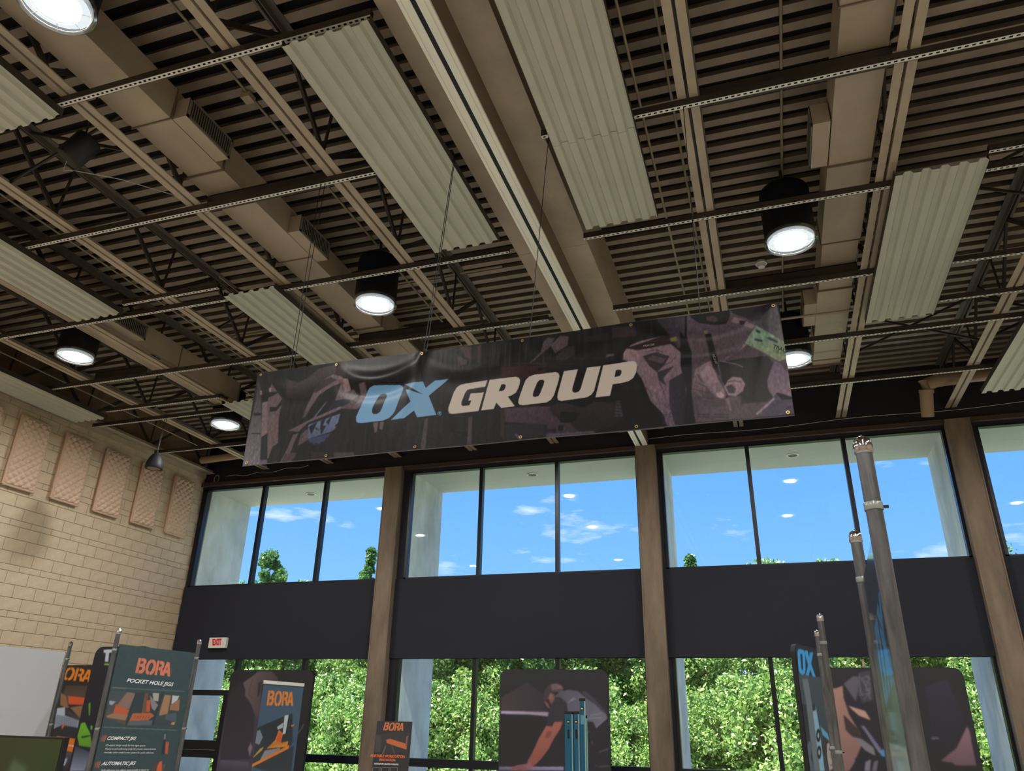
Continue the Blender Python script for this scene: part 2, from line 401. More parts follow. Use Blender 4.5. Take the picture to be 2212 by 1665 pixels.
def trunk_mesh(H, conic):
    b = MB(); b.tube([(0, 0, 0), (.05, .02, H*.3), (-.04, .05, H*.6), (.02, 0, H*.96)], [.13, .10, .07, .02], 7)
    for k in range(7):
        z = H*(.3+.09*k); a = k*2.4; L = (1.3-.12*k)*(.6 if conic else 1)
        b.tube([(0, 0, z), (L*.6*math.cos(a), L*.6*math.sin(a), z+L*.35), (L*math.cos(a), L*math.sin(a), z+L*.75)], [.045, .03, .012], 5)
    return b.mesh('trunk', BARK)
variants = []
for H, R, z0, n, cn in ((6.6, 2.0, .9, 30000, 0), (6.0, 1.7, .6, 26000, 0), (7.0, 1.6, .8, 28000, 0), (3.2, 1.6, .1, 16000, 0)):
    variants.append((leaf_mesh('crown', n, H, R, z0, cn, .075), trunk_mesh(H, cn)))
def tree(kind, x, y, s, rz, label, group=None, name='tree', cat='tree'):
    t = thing(name, label, cat, (x, y, FL-.08), rz, group); t.scale = (s, s, s)
    link('crown', variants[kind][0], t, (0, 0, 0)); link('trunk', variants[kind][1], t, (0, 0, 0)); return t
for row, (y0, n, sc) in enumerate(((25, 21, .84), (29.5, 21, .98), (35, 21, .93))):
    for k in range(n):
        x = -.96*y0+(1.62*y0)*(k+.5)/n+random.uniform(-.5, .5)
        tree(random.randrange(3), x, y0+random.uniform(-1.2, 1.2), sc*random.uniform(.86, 1.04), random.random()*6.28, 'leafy green tree in the dense woods outside the low windows', 'trees in the woods outside')
for k in range(26):
    y0 = 21.8; x = -.96*y0+1.62*y0*(k+.5)/26
    tree(3, x, y0+random.uniform(-.6, .6), random.uniform(.55, .85), random.random()*6.28, 'low leafy shrub at the front edge of the woods', 'shrubs at the edge of the woods', 'shrub', 'shrub')
tall = (leaf_mesh('crown', 14000, 9.6, 1.45, 3.0, 0, .09, (.3, 0, .7, 0)), trunk_mesh(9.6, 0)); spire = (leaf_mesh('crown', 14000, 9.6, 1.5, 2.0, 1, .08, (.2, 0, .8, 0)), trunk_mesh(9.6, 1))
for px_, py_, vv, lb, rz in ((588, 1197, tall, 'tall broad tree top rising into the first upper window', .5), (803, 1188, spire, 'pointed evergreen top beside the brown column in the first upper window', 1.2), (1491, 1203, spire, 'small dark tree tip just above the third upper sill', 2.5)):
    d = ray(px_, py_); Y = 37.0; p = d*(Y/d.y); t = thing('tall_tree', lb, 'tree', (p.x, p.y, FL-.08), rz)
    s = (p.z-FL+.08)/9.6; t.scale = (s, s, s); link('crown', vv[0], t, (0, 0, 0)); link('trunk', vv[1], t, (0, 0, 0))

# ================================================================== CEILING STEEL
TOPC = mat('grey_top_chord', (104, 96, 84), .5)
ZJ = 4.90                        # underside of the joist chords
def make_joist(label, group):
    t = thing('roof_joist', label, 'roof joist', (0, 0, ZJ), 0, group)
    y0, y1 = 0.0, 15.38
    for s in (-1, 1):
        a, b = (.014, .086) if s > 0 else (-.086, -.014)
        obj('bottom_chord', MB().box(a, b, y0, y1, 0, .008).box(.014 if s > 0 else -.022, .022 if s > 0 else -.014, y0, y1, .008, .075), BEIGE, t, loc=(0, 0, 0))
        obj('top_chord', MB().box(a, b, y0, y1, .790, .80).box(.014 if s > 0 else -.022, .022 if s > 0 else -.014, y0, y1, .72, .79), TOPC, t, loc=(0, 0, 0))
    st = 1.64; y = .35; k = 0
    while y+st < y1:
        obj('web', MB().bar((0, y, .05), (0, y+st*.5, .75), .028, .05), WEB, t, loc=(0, 0, 0))
        obj('web', MB().bar((0, y+st*.5, .75), (0, y+st, .05), .028, .05), WEB, t, loc=(0, 0, 0))
        obj('web', MB().bar((0, y+st*.98, .06), (0, y+st*1.02, .76), .022, .022), WEB, t, loc=(0, 0, 0))
        y += st
    return t
j0 = make_joist('beige open-web steel joist carrying the ribbed deck', 'open-web roof joists'); YJ = -2.0
JX = [-10.2, -8.6, -7.0, -5.33, -3.64, -.2, 1.515, 3.22, 4.93, 6.63]
j0.location = (JX[0], YJ, ZJ)
JL = ['beige open-web joist next in from the block wall', 'beige open-web joist tight against the duct nearest the block wall', 'beige open-web joist midway between the two left hand ducts', 'beige open-web joist along the block wall side of the duct above the banner', 'beige open-web joist between the boxed beam and the duct with the side grilles',
      'beige open-web joist next to the pair of slim pipes right of the boxed beam', 'beige open-web joist between the right hand duct and its corrugated baffle', 'beige open-web joist crossing over the elbowed drain pipe', 'beige open-web joist one beyond the olive tinted baffle', 'beige open-web joist over the far right side of the hall']
j0['label'] = JL[0]
for x, lb in zip(JX[1:], JL[1:]): dup(j0, (x, YJ, ZJ), label=lb)
dup(j0, (XL+.16, YJ, ZJ), label='open-web steel joist running right along the top of the block wall', group='')
for o in bpy.data.objects:
    if o.get('group') == '': del o['group']

# wide boxed beam with the cream double channel under it
bt = thing('boxed_beam', 'wide beige boxed beam with two cream channels running under it', 'beam', (-1.945, 0, 4.65))
BX0, BX1 = -2.35, -1.52; Y0, Y1 = -8.9, D-.18
BROWN = mat('beam_side_brown', (112, 94, 76), .55, var=.06)
mb = MB()
for a, b in ((Y0, 7.05), (7.055, Y1)): mb.box(BX0, BX1, a, b, 4.94, ZD)
obj('box_casing', mb, BEIGE, bt)
obj('lower_box', MB().box(-2.055, -1.835, Y0, Y1+.14, 4.66, 4.94), BROWN, bt)
for a, b in ((-2.058, -1.965), (-1.925, -1.832)):
    w = b-a
    m = MB().box(a, a+w*.28, Y0, Y1+.14, 4.648, 4.672).box(a+w*.28, a+w*.40, Y0, Y1+.14, 4.656, 4.672).box(a+w*.40, b, Y0, Y1+.14, 4.648, 4.672) if a < -1.95 else MB().box(a, a+w*.60, Y0, Y1+.14, 4.648, 4.672).box(a+w*.60, a+w*.72, Y0, Y1+.14, 4.656, 4.672).box(a+w*.72, b, Y0, Y1+.14, 4.648, 4.672)
    obj('cream_channel', m, STRIP, bt)
obj('dark_gap', MB().box(-1.965, -1.925, Y0, Y1+.14, 4.654, 4.6595), BLACK, bt)

# perforated struts
def strut(x0, x1, y, z=4.83, label=None, group='perforated struts under the joists'):
    L = x1-x0; t = thing('perforated_strut', label or 'long galvanised strut punched with a row of slots, hung under the joists', 'strut', (x0, y, z), 0, group)
    w = .044; b = MB(); p = .05; n = int(L/p); r0, r1 = .014, .030
    for k in range(n):
        a = k*p; s0, s1 = a+.012, a+.038
        b.add([(a, 0, 0), (s0, 0, 0), (s0, w, 0), (a, w, 0)], [(0, 3, 2, 1)])
        b.add([(s0, 0, 0), (s1, 0, 0), (s1, r0, 0), (s0, r0, 0)], [(0, 3, 2, 1)]); b.add([(s0, r1, 0), (s1, r1, 0), (s1, w, 0), (s0, w, 0)], [(0, 3, 2, 1)])
        b.add([(s1, 0, 0), (a+p, 0, 0), (a+p, w, 0), (s1, w, 0)], [(0, 3, 2, 1)])
    m = bpy.data.meshes.new('slotted_face'); m.from_pydata(b.v, [], b.f); m.materials.append(GALV); m.update()
    link('slotted_face', m, t, (0, 0, 0))
    obj('channel_sides', MB().box(0, n*p, -.003, 0, -.002, .066).box(0, n*p, w, w+.003, -.002, .066).box(0, n*p, 0, w, .060, .066), DARKST, t, loc=(0, 0, 0))
    return t
SY = [1.86, 3.5, 5.12, 6.78, 8.43, 10.05, 11.65]
ORD = ['seventh', 'sixth', 'fifth', 'fourth', 'third', 'second', 'first']
for y, od in zip(SY, ORD):
    strut(XL+.12, BX0-.01, y, 4.83, 'slotted galvanised strut between block wall and boxed beam, %s from the windows' % od); strut(BX1+.01, 7.0, y, 4.83, 'slotted galvanised strut on the duct side right of the boxed beam, %s from the windows' % od)
for y, a, b, lb in ((6.52, 2.36, 5.2, 'at the near end of the baffle beside the right hand duct'), (6.52, -7.62, -6.09, 'bridging from the pale baffle towards the block wall'), (9.36, 2.38, 5.2, 'at the window end of the baffle beside the right hand duct'), (9.52, -10.85, -8.45, 'next to the baffle on the block wall')):
    if b-a > .3: strut(a, b, y, 4.845, 'short slotted strut '+lb, 'short struts at the baffle ends')
# deep dark channels between pairs of joists at the duct hangers
for y, a, b, lb in ((5.19, -5.24, -3.74, 'under the grilled duct above the banner, fifth strut from the windows'), (5.19, -.10, 1.42, 'under the right hand duct, fifth strut from the windows'), (8.50, -.10, 1.42, 'under the right hand duct, third strut from the windows'), (8.50, -5.24, -3.74, 'just above the banner under the grilled duct'), (8.50, -10.10, -9.05, 'beside the duct nearest the block wall'), (11.72, -.10, 1.42, 'at the window end of the right hand duct'), (11.72, -5.24, -3.74, 'at the window end of the grilled duct')):
    m = MB().box(a, b, y, y+.012, 4.905, 5.054).box(a, b, y, y+.08, 4.905, 4.915).box(a, b, y, y+.08, 5.044, 5.054)
    tag(obj('deep_channel', m, DARKST), 'deep dark brown channel '+lb, 'steel channel', 'deep channels under the ducts')

# corrugated baffles
def baffle(x0, y0, y1, label, w=.76, rot=0, seam=None):
    t = thing('corrugated_baffle', label, 'baffle', (x0, y0, 4.75), 0, 'corrugated baffles hung under the struts')
    n = 5; prof = []
    for k in range(n):
        a, q = k*w/n, w/n; prof += [(a, 0), (a+q*.42, 0), (a+q*.54, .03), (a+q*.88, .03)]
    prof.append((w, 0)); L = y1-y0; segs = [(0, L)] if not seam else [(0, seam-y0+.03), (seam-y0, L)]
    for si, (a, b) in enumerate(segs):
        m = MB(); dz = -.004*si
        for (xa, za), (xb, zb) in zip(prof[:-1], prof[1:]):
            m.add([(xa, a, za+dz), (xb, a, zb+dz), (xb, b, zb+dz), (xa, b, za+dz)], [(0, 3, 2, 1)])
        o = obj('corrugated_sheet', m, BAFFLE, t, loc=(0, 0, 0))
        md = o.modifiers.new('thick', 'SOLIDIFY'); md.thickness = .002; md.offset = 1
    for xs in (-.004, w): obj('edge_angle', MB().box(xs, xs+.004, 0, L, -.004, .07), DARKST, t, loc=(0, 0, 0))
    obj('hanger_channel', MB().box(.02, w-.02, .12, .16, .037, .078), DARKST, t, loc=(0, 0, 0)); obj('hanger_channel', MB().box(.02, w-.02, L-.16, L-.12, .037, .078), DARKST, t, loc=(0, 0, 0))
    return t
baffle(-3.14, 3.50, 6.47, 'corrugated beige baffle just left of the boxed beam')
baffle(-1.42, 3.45, 6.52, 'corrugated beige baffle just right of the boxed beam', w=.75, seam=5.2)
baffle(1.56, 6.53, 9.55, 'corrugated beige baffle beside the right hand air duct', w=.78)
baffle(-6.07, 6.60, 9.62, 'corrugated pale baffle reaching behind the top edge of the banner', w=.74)
baffle(-8.42, 3.55, 6.60, 'corrugated beige baffle whose end hangs over the ceiling lamp by the left duct', w=.76)
baffle(-6.17, .55, 3.57, 'corrugated beige baffle above the dark tilted loudspeaker', w=.74)
baffle(-11.63, 6.6, 9.63, 'corrugated baffle hung against the block wall', w=.74)
baffle(3.46, 9.5, 12.46, 'olive tinted corrugated baffle over the right hand windows', w=.76)
baffle(-8.42, 9.6, 12.6, 'corrugated pale baffle peeking out at the left edge of the banner', w=.76)

# ducts
SEAM = mat('duct_seam', (120, 104, 84), .5); GRILLE = mat('grille_dark', (40, 36, 32), .6); GFR = mat('grille_frame', (128, 120, 104), .5)
def duct(label, x0, x1, z0, z1, joints, regs, side):
    t = thing('air_duct', label, 'duct', (x0, joints[0], z0), 0, 'rectangular air ducts'); 
    for k in range(len(joints)-1):
        a, b = joints[k], joints[k+1]; sh = .012*(k % 2)
        obj('duct_section', MB().box(x0+sh, x1-sh, a, b-.012, z0+sh, z1), DUCT, t)
        obj('seam_flange', MB().box(x0-.012, x1+.012, b-.012, b, z0-.014, z1+.01), SEAM, t)
    for ya, yb in regs:
        d = .16; xa = x1 if side > 0 else x0-d
        g = obj('register', MB().box(xa, xa+d, ya, yb, z0+.01, z0+.235), DUCT, t)
        xf = xa+d if side > 0 else xa
        obj('grille_frame', MB().box(xf-.006, xf+.006, ya-.0, ya+.03, z0+.01, z0+.235).box(xf-.006, xf+.006, yb-.03, yb, z0+.01, z0+.235).box(xf-.006, xf+.006, ya, yb, z0+.01, z0+.035).box(xf-.006, xf+.006, ya, yb, z0+.21, z0+.235), GFR, g)
        m = MB(); n = 18
        for i in range(n):
            yy = ya+.035+(yb-ya-.07)*(i+.5)/n; m.box(xf-.004, xf+.008*side if side > 0 else xf+.004, yy-.004, yy+.004, z0+.035, z0+.21)
        obj('grille_slats', m, GFR, g); obj('grille_back', MB().box(min(xf, xf+.003*side), max(xf, xf+.003*side), ya+.03, yb-.03, z0+.035, z0+.21), GRILLE, g)
    return t
duct('long rectangular duct with side grilles beside the lit lamp above the banner', -5.27, -4.83, 5.07, 5.42, [-3, 0, 2.2, 4.14, 4.9, 6.55, 8.4, 10.2, 12.3], [(4.16, 4.78), (6.05, 6.68), (8.9, 9.5)], 1)
duct('rectangular duct with a side grille at the right of the boxed beam', 1.01, 1.425, 5.07, 5.42, [-3, 0, 2.4, 4.7, 6.64, 8.03, 9.12, 10.41, 11.45], [(3.95, 4.58), (5.98, 6.62), (9.45, 10.08)], -1)
duct('rectangular duct with a side grille nearest the block wall', -9.02, -8.52, 5.0, 5.36, [-3, 0, 3, 5.4, 7.0, 8.6, 10.1], [(7.06, 7.70)], 1)

# high-bay lamps
LENS = emit('lit_lens', (.82, .90, .92), 1.0); LENSHOT = emit('lit_core', (1, .99, .97), 6.0); RIMG = glass('clear_lens_rim', (.86, .88, .9), .35, .15)
def make_lamp(label, group):
    t = thing('high_bay_lamp', label, 'ceiling lamp', (0, 0, 4.72), 0, group)
    obj('housing', MB().lathe([(.245, .045), (.262, .05), (.262, .62), (.25, .66), (.19, .70), (.06, .72), (.06, .76), (.03, .78)], n=40), LAMPBLK, t, 40, loc=(0, 0, 0))
    obj('lens_rim', MB().lathe([(.268, .06), (.272, .0), (.255, -.012), (.242, -.006), (.245, .05)], n=40, cap=False), RIMG, t, 40, loc=(0, 0, 0))
    ln = obj('lens', MB().lathe([(.243, .035), (.17, .022), (.09, .015), (.001, .012)], n=40, cap=False), LENS, t, loc=(0, 0, 0))
    obj('bright_core', MB().lathe([(.17, .020), (.11, .014), (.001, .0115)], n=24, cap=False), LENSHOT, ln, loc=(0, 0, 0))
    g = MB()
    for r in (.10, .17, .235):
        g.tube([(r*math.cos(a), r*math.sin(a), .0) for a in np.linspace(0, 2*math.pi, 25)], .0025, 4, False)
    for k in range(8):
        a = k*math.pi/4; g.tube([(.03*math.cos(a), .03*math.sin(a), .0), (.25*math.cos(a), .25*math.sin(a), .002)], .0025, 4, False)
    obj('wire_guard', g, GALV, t, loc=(0, 0, 0))
    obj('stem', MB().tube([(0, 0, .76), (0, 0, .95)], .018, 8), DARKST, t, loc=(0, 0, 0))
    return t
lamps = [(.63, 7.33, 'lit black drum lamp beside the right hand duct'), (-4.32, 7.29, 'lit black drum lamp above the blue letters of the banner'), (-9.30, 7.42, 'lit black drum lamp beside the duct nearest the block wall'),
         (-8.97, 10.42, 'lit black drum lamp just left of the banner edge'), (.68, 10.39, 'lit black drum lamp half hidden by the right end of the banner'), (-4.5, 2.66, 'lit drum lamp over the near end of the left duct, only its rim in view'), (-4.15, 10.42, 'lit black drum lamp hidden behind the banner')]
l0 = make_lamp(lamps[0][2], 'lit high-bay lamps'); l0.location = (lamps[0][0], lamps[0][1], 4.72)
spots = [(x, y) for x, y, _ in lamps]
for x, y, lb in lamps[1:]: dup(l0, (x, y, 4.72), label=lb)
for x in (-9.5, .65, 5.6):       # unseen lamps added to carry the grid on and brighten the hall
    for y in (-6.6, -3.5, -.4): spots.append((x, y))
for y in (-6.6, -3.5): spots.append((-4.35, y))
for y in (2.66,): spots += [(-9.5, y), (5.6, y)]
for y in (7.33, 10.4): spots.append((5.6, y))
for x, y in spots[7:]: dup(l0, (x, y, 4.72), label='unseen black drum lamp added to brighten the hall away from the banner', group='unseen lamps added over the rest of the hall')
for x, y in spots:
    ld = bpy.data.lights.new('lamp_light', 'AREA'); ld.shape = 'DISK'; ld.size = .22; ld.energy = LAMP_W; ld.color = (1, .965, .91)
    lo = bpy.data.objects.new('lamp_light', ld); col.objects.link(lo); lo.location = (x, y, 4.728)

# tilted dark loudspeaker, pendant loudspeaker
p = on(2, 4.95, 172, 322)
t = thing('ceiling_loudspeaker', 'dark tilted drum loudspeaker hung under the deck with loose white cable', 'loudspeaker', p)
sp = MB().lathe([(.12, -.15), (.125, -.14), (.125, .13), (.10, .15)], n=28); R = Matrix.Rotation(math.radians(28), 4, 'Y') @ Matrix.Rotation(math.radians(-12), 4, 'X')
sp.v = [tuple(R @ Vector(v)) for v in sp.v]; obj('drum', sp, BLACK, t, 40, loc=(0, 0, 0))
gr = MB().lathe([(.112, -.152), (.05, -.156), (.001, -.157)], n=28, cap=False); gr.v = [tuple(R @ Vector(v)) for v in gr.v]; obj('speaker_grille', gr, GRILLE, t, loc=(0, 0, 0))
obj('hanger_rod', MB().tube([(.06, -.03, .14), (.06, -.03, ZD-p.z)], .01, 6), DARKST, t, loc=(0, 0, 0))
obj('loose_cable', MB().tube([(-.12, 0, -.10), (-.13, .0, -.22), (-.10, .1, -.16), (.02, .5, .02), (.1, 1.2, .3)], .004, 5), WHITEW, t, loc=(0, 0, 0))
p = on(1, 10.072, 332, 1012)
t = thing('pendant_loudspeaker', 'black egg-shaped pendant loudspeaker hung on cords before the quilted panels', 'loudspeaker', p)
obj('shell', MB().lathe([(.145, 0), (.152, .02), (.145, .08), (.12, .17), (.08, .24), (.035, .285), (.014, .31)], n=32), LAMPBLK, t, 50, loc=(0, 0, 0)); obj('speaker_grille', MB().lathe([(.138, .004), (.06, -.006), (.001, -.009)], n=28, cap=False), GFR, t, loc=(0, 0, 0))
obj('cord', MB().tube([(.006, 0, .30), (.05, .0, 4.83-p.z)], .004, 5), WIREM, t, loc=(0, 0, 0)); obj('cord', MB().tube([(-.004, 0, .30), (-.01, .02, 4.83-p.z)], .004, 5), WIREM, t, loc=(0, 0, 0)); obj('safety_cable', MB().tube([(0, .006, .30), (.02, .03, 4.83-p.z)], .002, 4), RED, t, loc=(0, 0, 0))

# conduits, pipes, boxes, detectors
CONDUIT = mat('painted_conduit', (150, 136, 112), .5)
def pipe(pts, r, label, group=None, m=CONDUIT, name='conduit', cat='conduit', n=8):
    return tag(obj(name, MB().tube(pts, r, n), m, None, 50), label, cat, group)
pipe([(.64, -2, 5.685), (.66, 12.9, 5.685)], .014, 'thin conduit along the deck above the right hand lamps')
pipe([(-4.42, -2, 5.685), (-4.42, 12.9, 5.685)], .014, 'thin conduit along the deck above the left duct lamps')
pipe([(-9.2, 2, 5.685), (-9.2, 12.9, 5.685)], .012, 'thin conduit along the deck above the lamps by the block wall')
for x, z in ((-.62, 5.05), (-.36, 5.3)):
    pipe([(x, -2, z), (x, 12.6, z)], .012, 'slim pipe running beside the baffle right of the boxed beam', 'pair of slim pipes right of the boxed beam')
pipe([(-7.6, 3.0, 5.2), (-7.6, 12.6, 5.2)], .012, 'slim sprinkler pipe over the second bay from the block wall')
pipe([(-10.95, 3.0, 5.06), (-10.95, 12.0, 5.06)], .012, 'slim pale pipe over the baffle on the block wall')
pipe([(-6.1, 6.5, 4.98), (-6.1, 10.2, 4.98)], .010, 'bright slim rod beside the pale baffle')
for y, x0, x1, z in ((2.9, -4.6, -2.4, 5.682), (7.75, -.1, 1.0, 5.682), (9.05, -8.5, -3.7, 5.682), (9.6, -.2, 1.5, 4.994), (11.1, -.2, 1.5, 4.994), (8.3, -6.9, -3.0, 5.682)):
    pipe([(x0, y, z), (x1, y, z)], .018, 'horizontal conduit crossing under the deck ribs', 'crossing conduits under the deck')
tag(obj('junction_box', MB().box(-4.47, -4.37, 4.55, 4.65, 5.61, 5.67), BEIGE), 'small beige junction box on the conduit above the left duct', 'junction box')
for px_, lb in (((1645, 575), 'round white smoke detector on the deck near the right hand lamp'), ((402, 768), 'round white smoke detector on the deck between the left joists')):
    p = on(2, 5.62, *px_); t = thing('smoke_detector', lb, 'detector', (p.x, p.y, 5.62), 0, 'smoke detectors')
    obj('base_plate', MB().lathe([(.075, .03), (.075, .055), (.06, .08)], n=24), PLASTIC, t, 40, loc=(0, 0, 0)); obj('sensor_head', MB().lathe([(.02, -.02), (.045, -.015), (.055, .01), (.06, .03)], n=24), PLASTIC, t, 40, loc=(0, 0, 0))
# sprinkler bridging braces between joists
k = 0
for (a, b) in zip(JX[:-1], JX[1:]):
    if b-a > 2 or a in (-5.33, -.2, -10.2, -8.6, 4.93): continue
    for y in (4.3, 7.6, 10.9):
        if a == 4.93 and y == 10.9: continue
        for s in (0, 1):
            za, zb = (4.96, 5.64) if s == 0 else (5.64, 4.96)
            tag(obj('bridging_brace', MB().bar((a+.03, y+.03*s, za), (b-.03, y+.03*s, zb), .02, .03), WEB), 'thin dark diagonal brace crossing between two joists', 'brace', 'bridging braces between joists')
PIPEB = mat('beige_pipe', (160, 136, 104), .5)
t = thing('drain_pipe', 'fat beige drain pipe with an elbow dropping down the dark fascia', 'pipe', (2.78, 12.75, 4.35))
obj('horizontal_run', MB().tube([(6.5, 12.75, 5.20), (3.4, 12.75, 5.17), (2.95, 12.75, 5.15), (2.80, 12.75, 5.10)], [.10, .10, .105, .11], 16), PIPEB, t, 50)
obj('down_pipe', MB().tube([(2.80, 12.75, 5.16), (2.78, 12.78, 5.0), (2.76, 12.95, 4.62)], [.115, .10, .095], 16), PIPEB, t, 50)
obj('elbow_collar', MB().tube([(2.785, 12.77, 5.02), (2.78, 12.79, 4.97)], .112, 16), PIPEB, t, 50)
pipe([(XL+.4, 12.72, 5.0), (-9.3, 12.72, 5.06)], .075, 'fat beige pipe along the top of the fascia by the block wall', None, PIPEB, 'header_pipe', 'pipe', 14)
cab = []
for i in range(40):
    x = -2.0+i*.24; cab.append((x, D-.06, 4.83+.02*math.sin(i*.5)+.012*(x-1)))
tag(obj('white_cable', MB().tube(cab, .004, 5), WHITEW), 'thin pale cable strung loosely across the dark fascia', 'cable')
cab = [(-11.2+i*.11, D-.06, 4.80+.10*(i/20)**2+.02*math.sin(i)) for i in range(20)]
tag(obj('loose_cord', MB().tube(cab, .004, 5), WHITEW), 'loose pale cord on the fascia above the first window', 'cable')
p = on(1, D-.05, 468, 1034); tag(obj('coiled_cord', MB().tube([(p.x+.06*math.cos(a), D-.05, p.z+.085*math.sin(a)) for a in np.linspace(0, 6.4, 22)], .012, 6), GFR), 'small coil of grey cord hung at the corner of the fascia', 'cable')

# quilted wall panels
SEAM_SHADE = mat('brown_seam_shade', (128, 98, 76), .8)  # brown cords along the seams put the groove shade into colour
def make_quilt():
    W, H = .58, 1.20; nx, ny = 60, 120; t = thing('quilted_panel', 'tan quilted sound panel on the block wall', 'wall panel', (0, 0, 0), 0, 'quilted panels on the block wall')
    m = MB(); vs = []; fs = []
    for j in range(ny+1):
        for i in range(nx+1):
            y, z = W*i/nx, H*j/ny; a = (y/.145+z/.133)*math.pi; b = (y/.145-z/.133)*math.pi
            h = .072+.05*(abs(math.sin(a))*abs(math.sin(b)))**.5
            e = min(y, W-y, z, H-z); h *= min(1, .55+e/.03*.45)
            vs.append((h, y, z))
    for j in range(ny):
        for i in range(nx): k = j*(nx+1)+i; fs.append((k, k+1, k+nx+2, k+nx+1))
    m.add(vs, fs); me = m.mesh('quilted_face', QUILT, True); link('quilted_face', me, t, (0, 0, 0))
    for fam in (1, -1):
        m = MB()
        for k in range(-10, 16):
            pts = []
            for i in range(81):
                z = H*i/80; y = .145*(k-fam*z/.133)
                if .03 < y < W-.03 and .03 < z < H-.03: pts.append((.074, y, z))
            if len(pts) > 2: m.tube(pts, .0035, 4, False)
        obj('seam_shade', m, SEAM_SHADE, t, loc=(0, 0, 0))
    obj('backing', MB().box(0, .06, .01, W-.01, .01, H-.01), QROLL, t, loc=(0, 0, 0))
    for a, b in (((.06, 0, 0), (.06, W, 0)), ((.06, 0, H), (.06, W, H)), ((.06, 0, 0), (.06, 0, H)), ((.06, W, 0), (.06, W, H))):
        A, B = Vector(a), Vector(b); pts = [A.lerp(B, i/8)+Vector((.004*math.sin(i*2.1), 0, 0)) for i in range(9)]
        obj('rolled_edge', MB().tube(pts, .022, 8), QROLL, t, 60, loc=(0, 0, 0))
    return t
q0 = make_quilt(); q0.location = (XL+.001, .5805*D, .251*D)
QO = ['sixth', 'fifth', 'fourth', 'third', 'second', 'first']; q0['label'] = 'tan quilted sound panel on the block wall, sixth from the window corner'
for k in range(1, 6): dup(q0, (XL+.001, (.5805+.0695*k)*D, (.2505+.0005*k)*D), label='tan quilted sound panel on the block wall, %s from the window corner' % QO[k])
# exit sign
a = on(1, D-.10, 453, 1377); b = on(1, D-.10, 486, 1399)
t = thing('exit_sign', 'small white exit sign with red letters on the black wall', 'exit sign', ((a.x+b.x)/2, D-.10, b.z))
obj('sign_case', MB().box(a.x, b.x, D-.10, D-.036, b.z, a.z), PLASTIC, t)

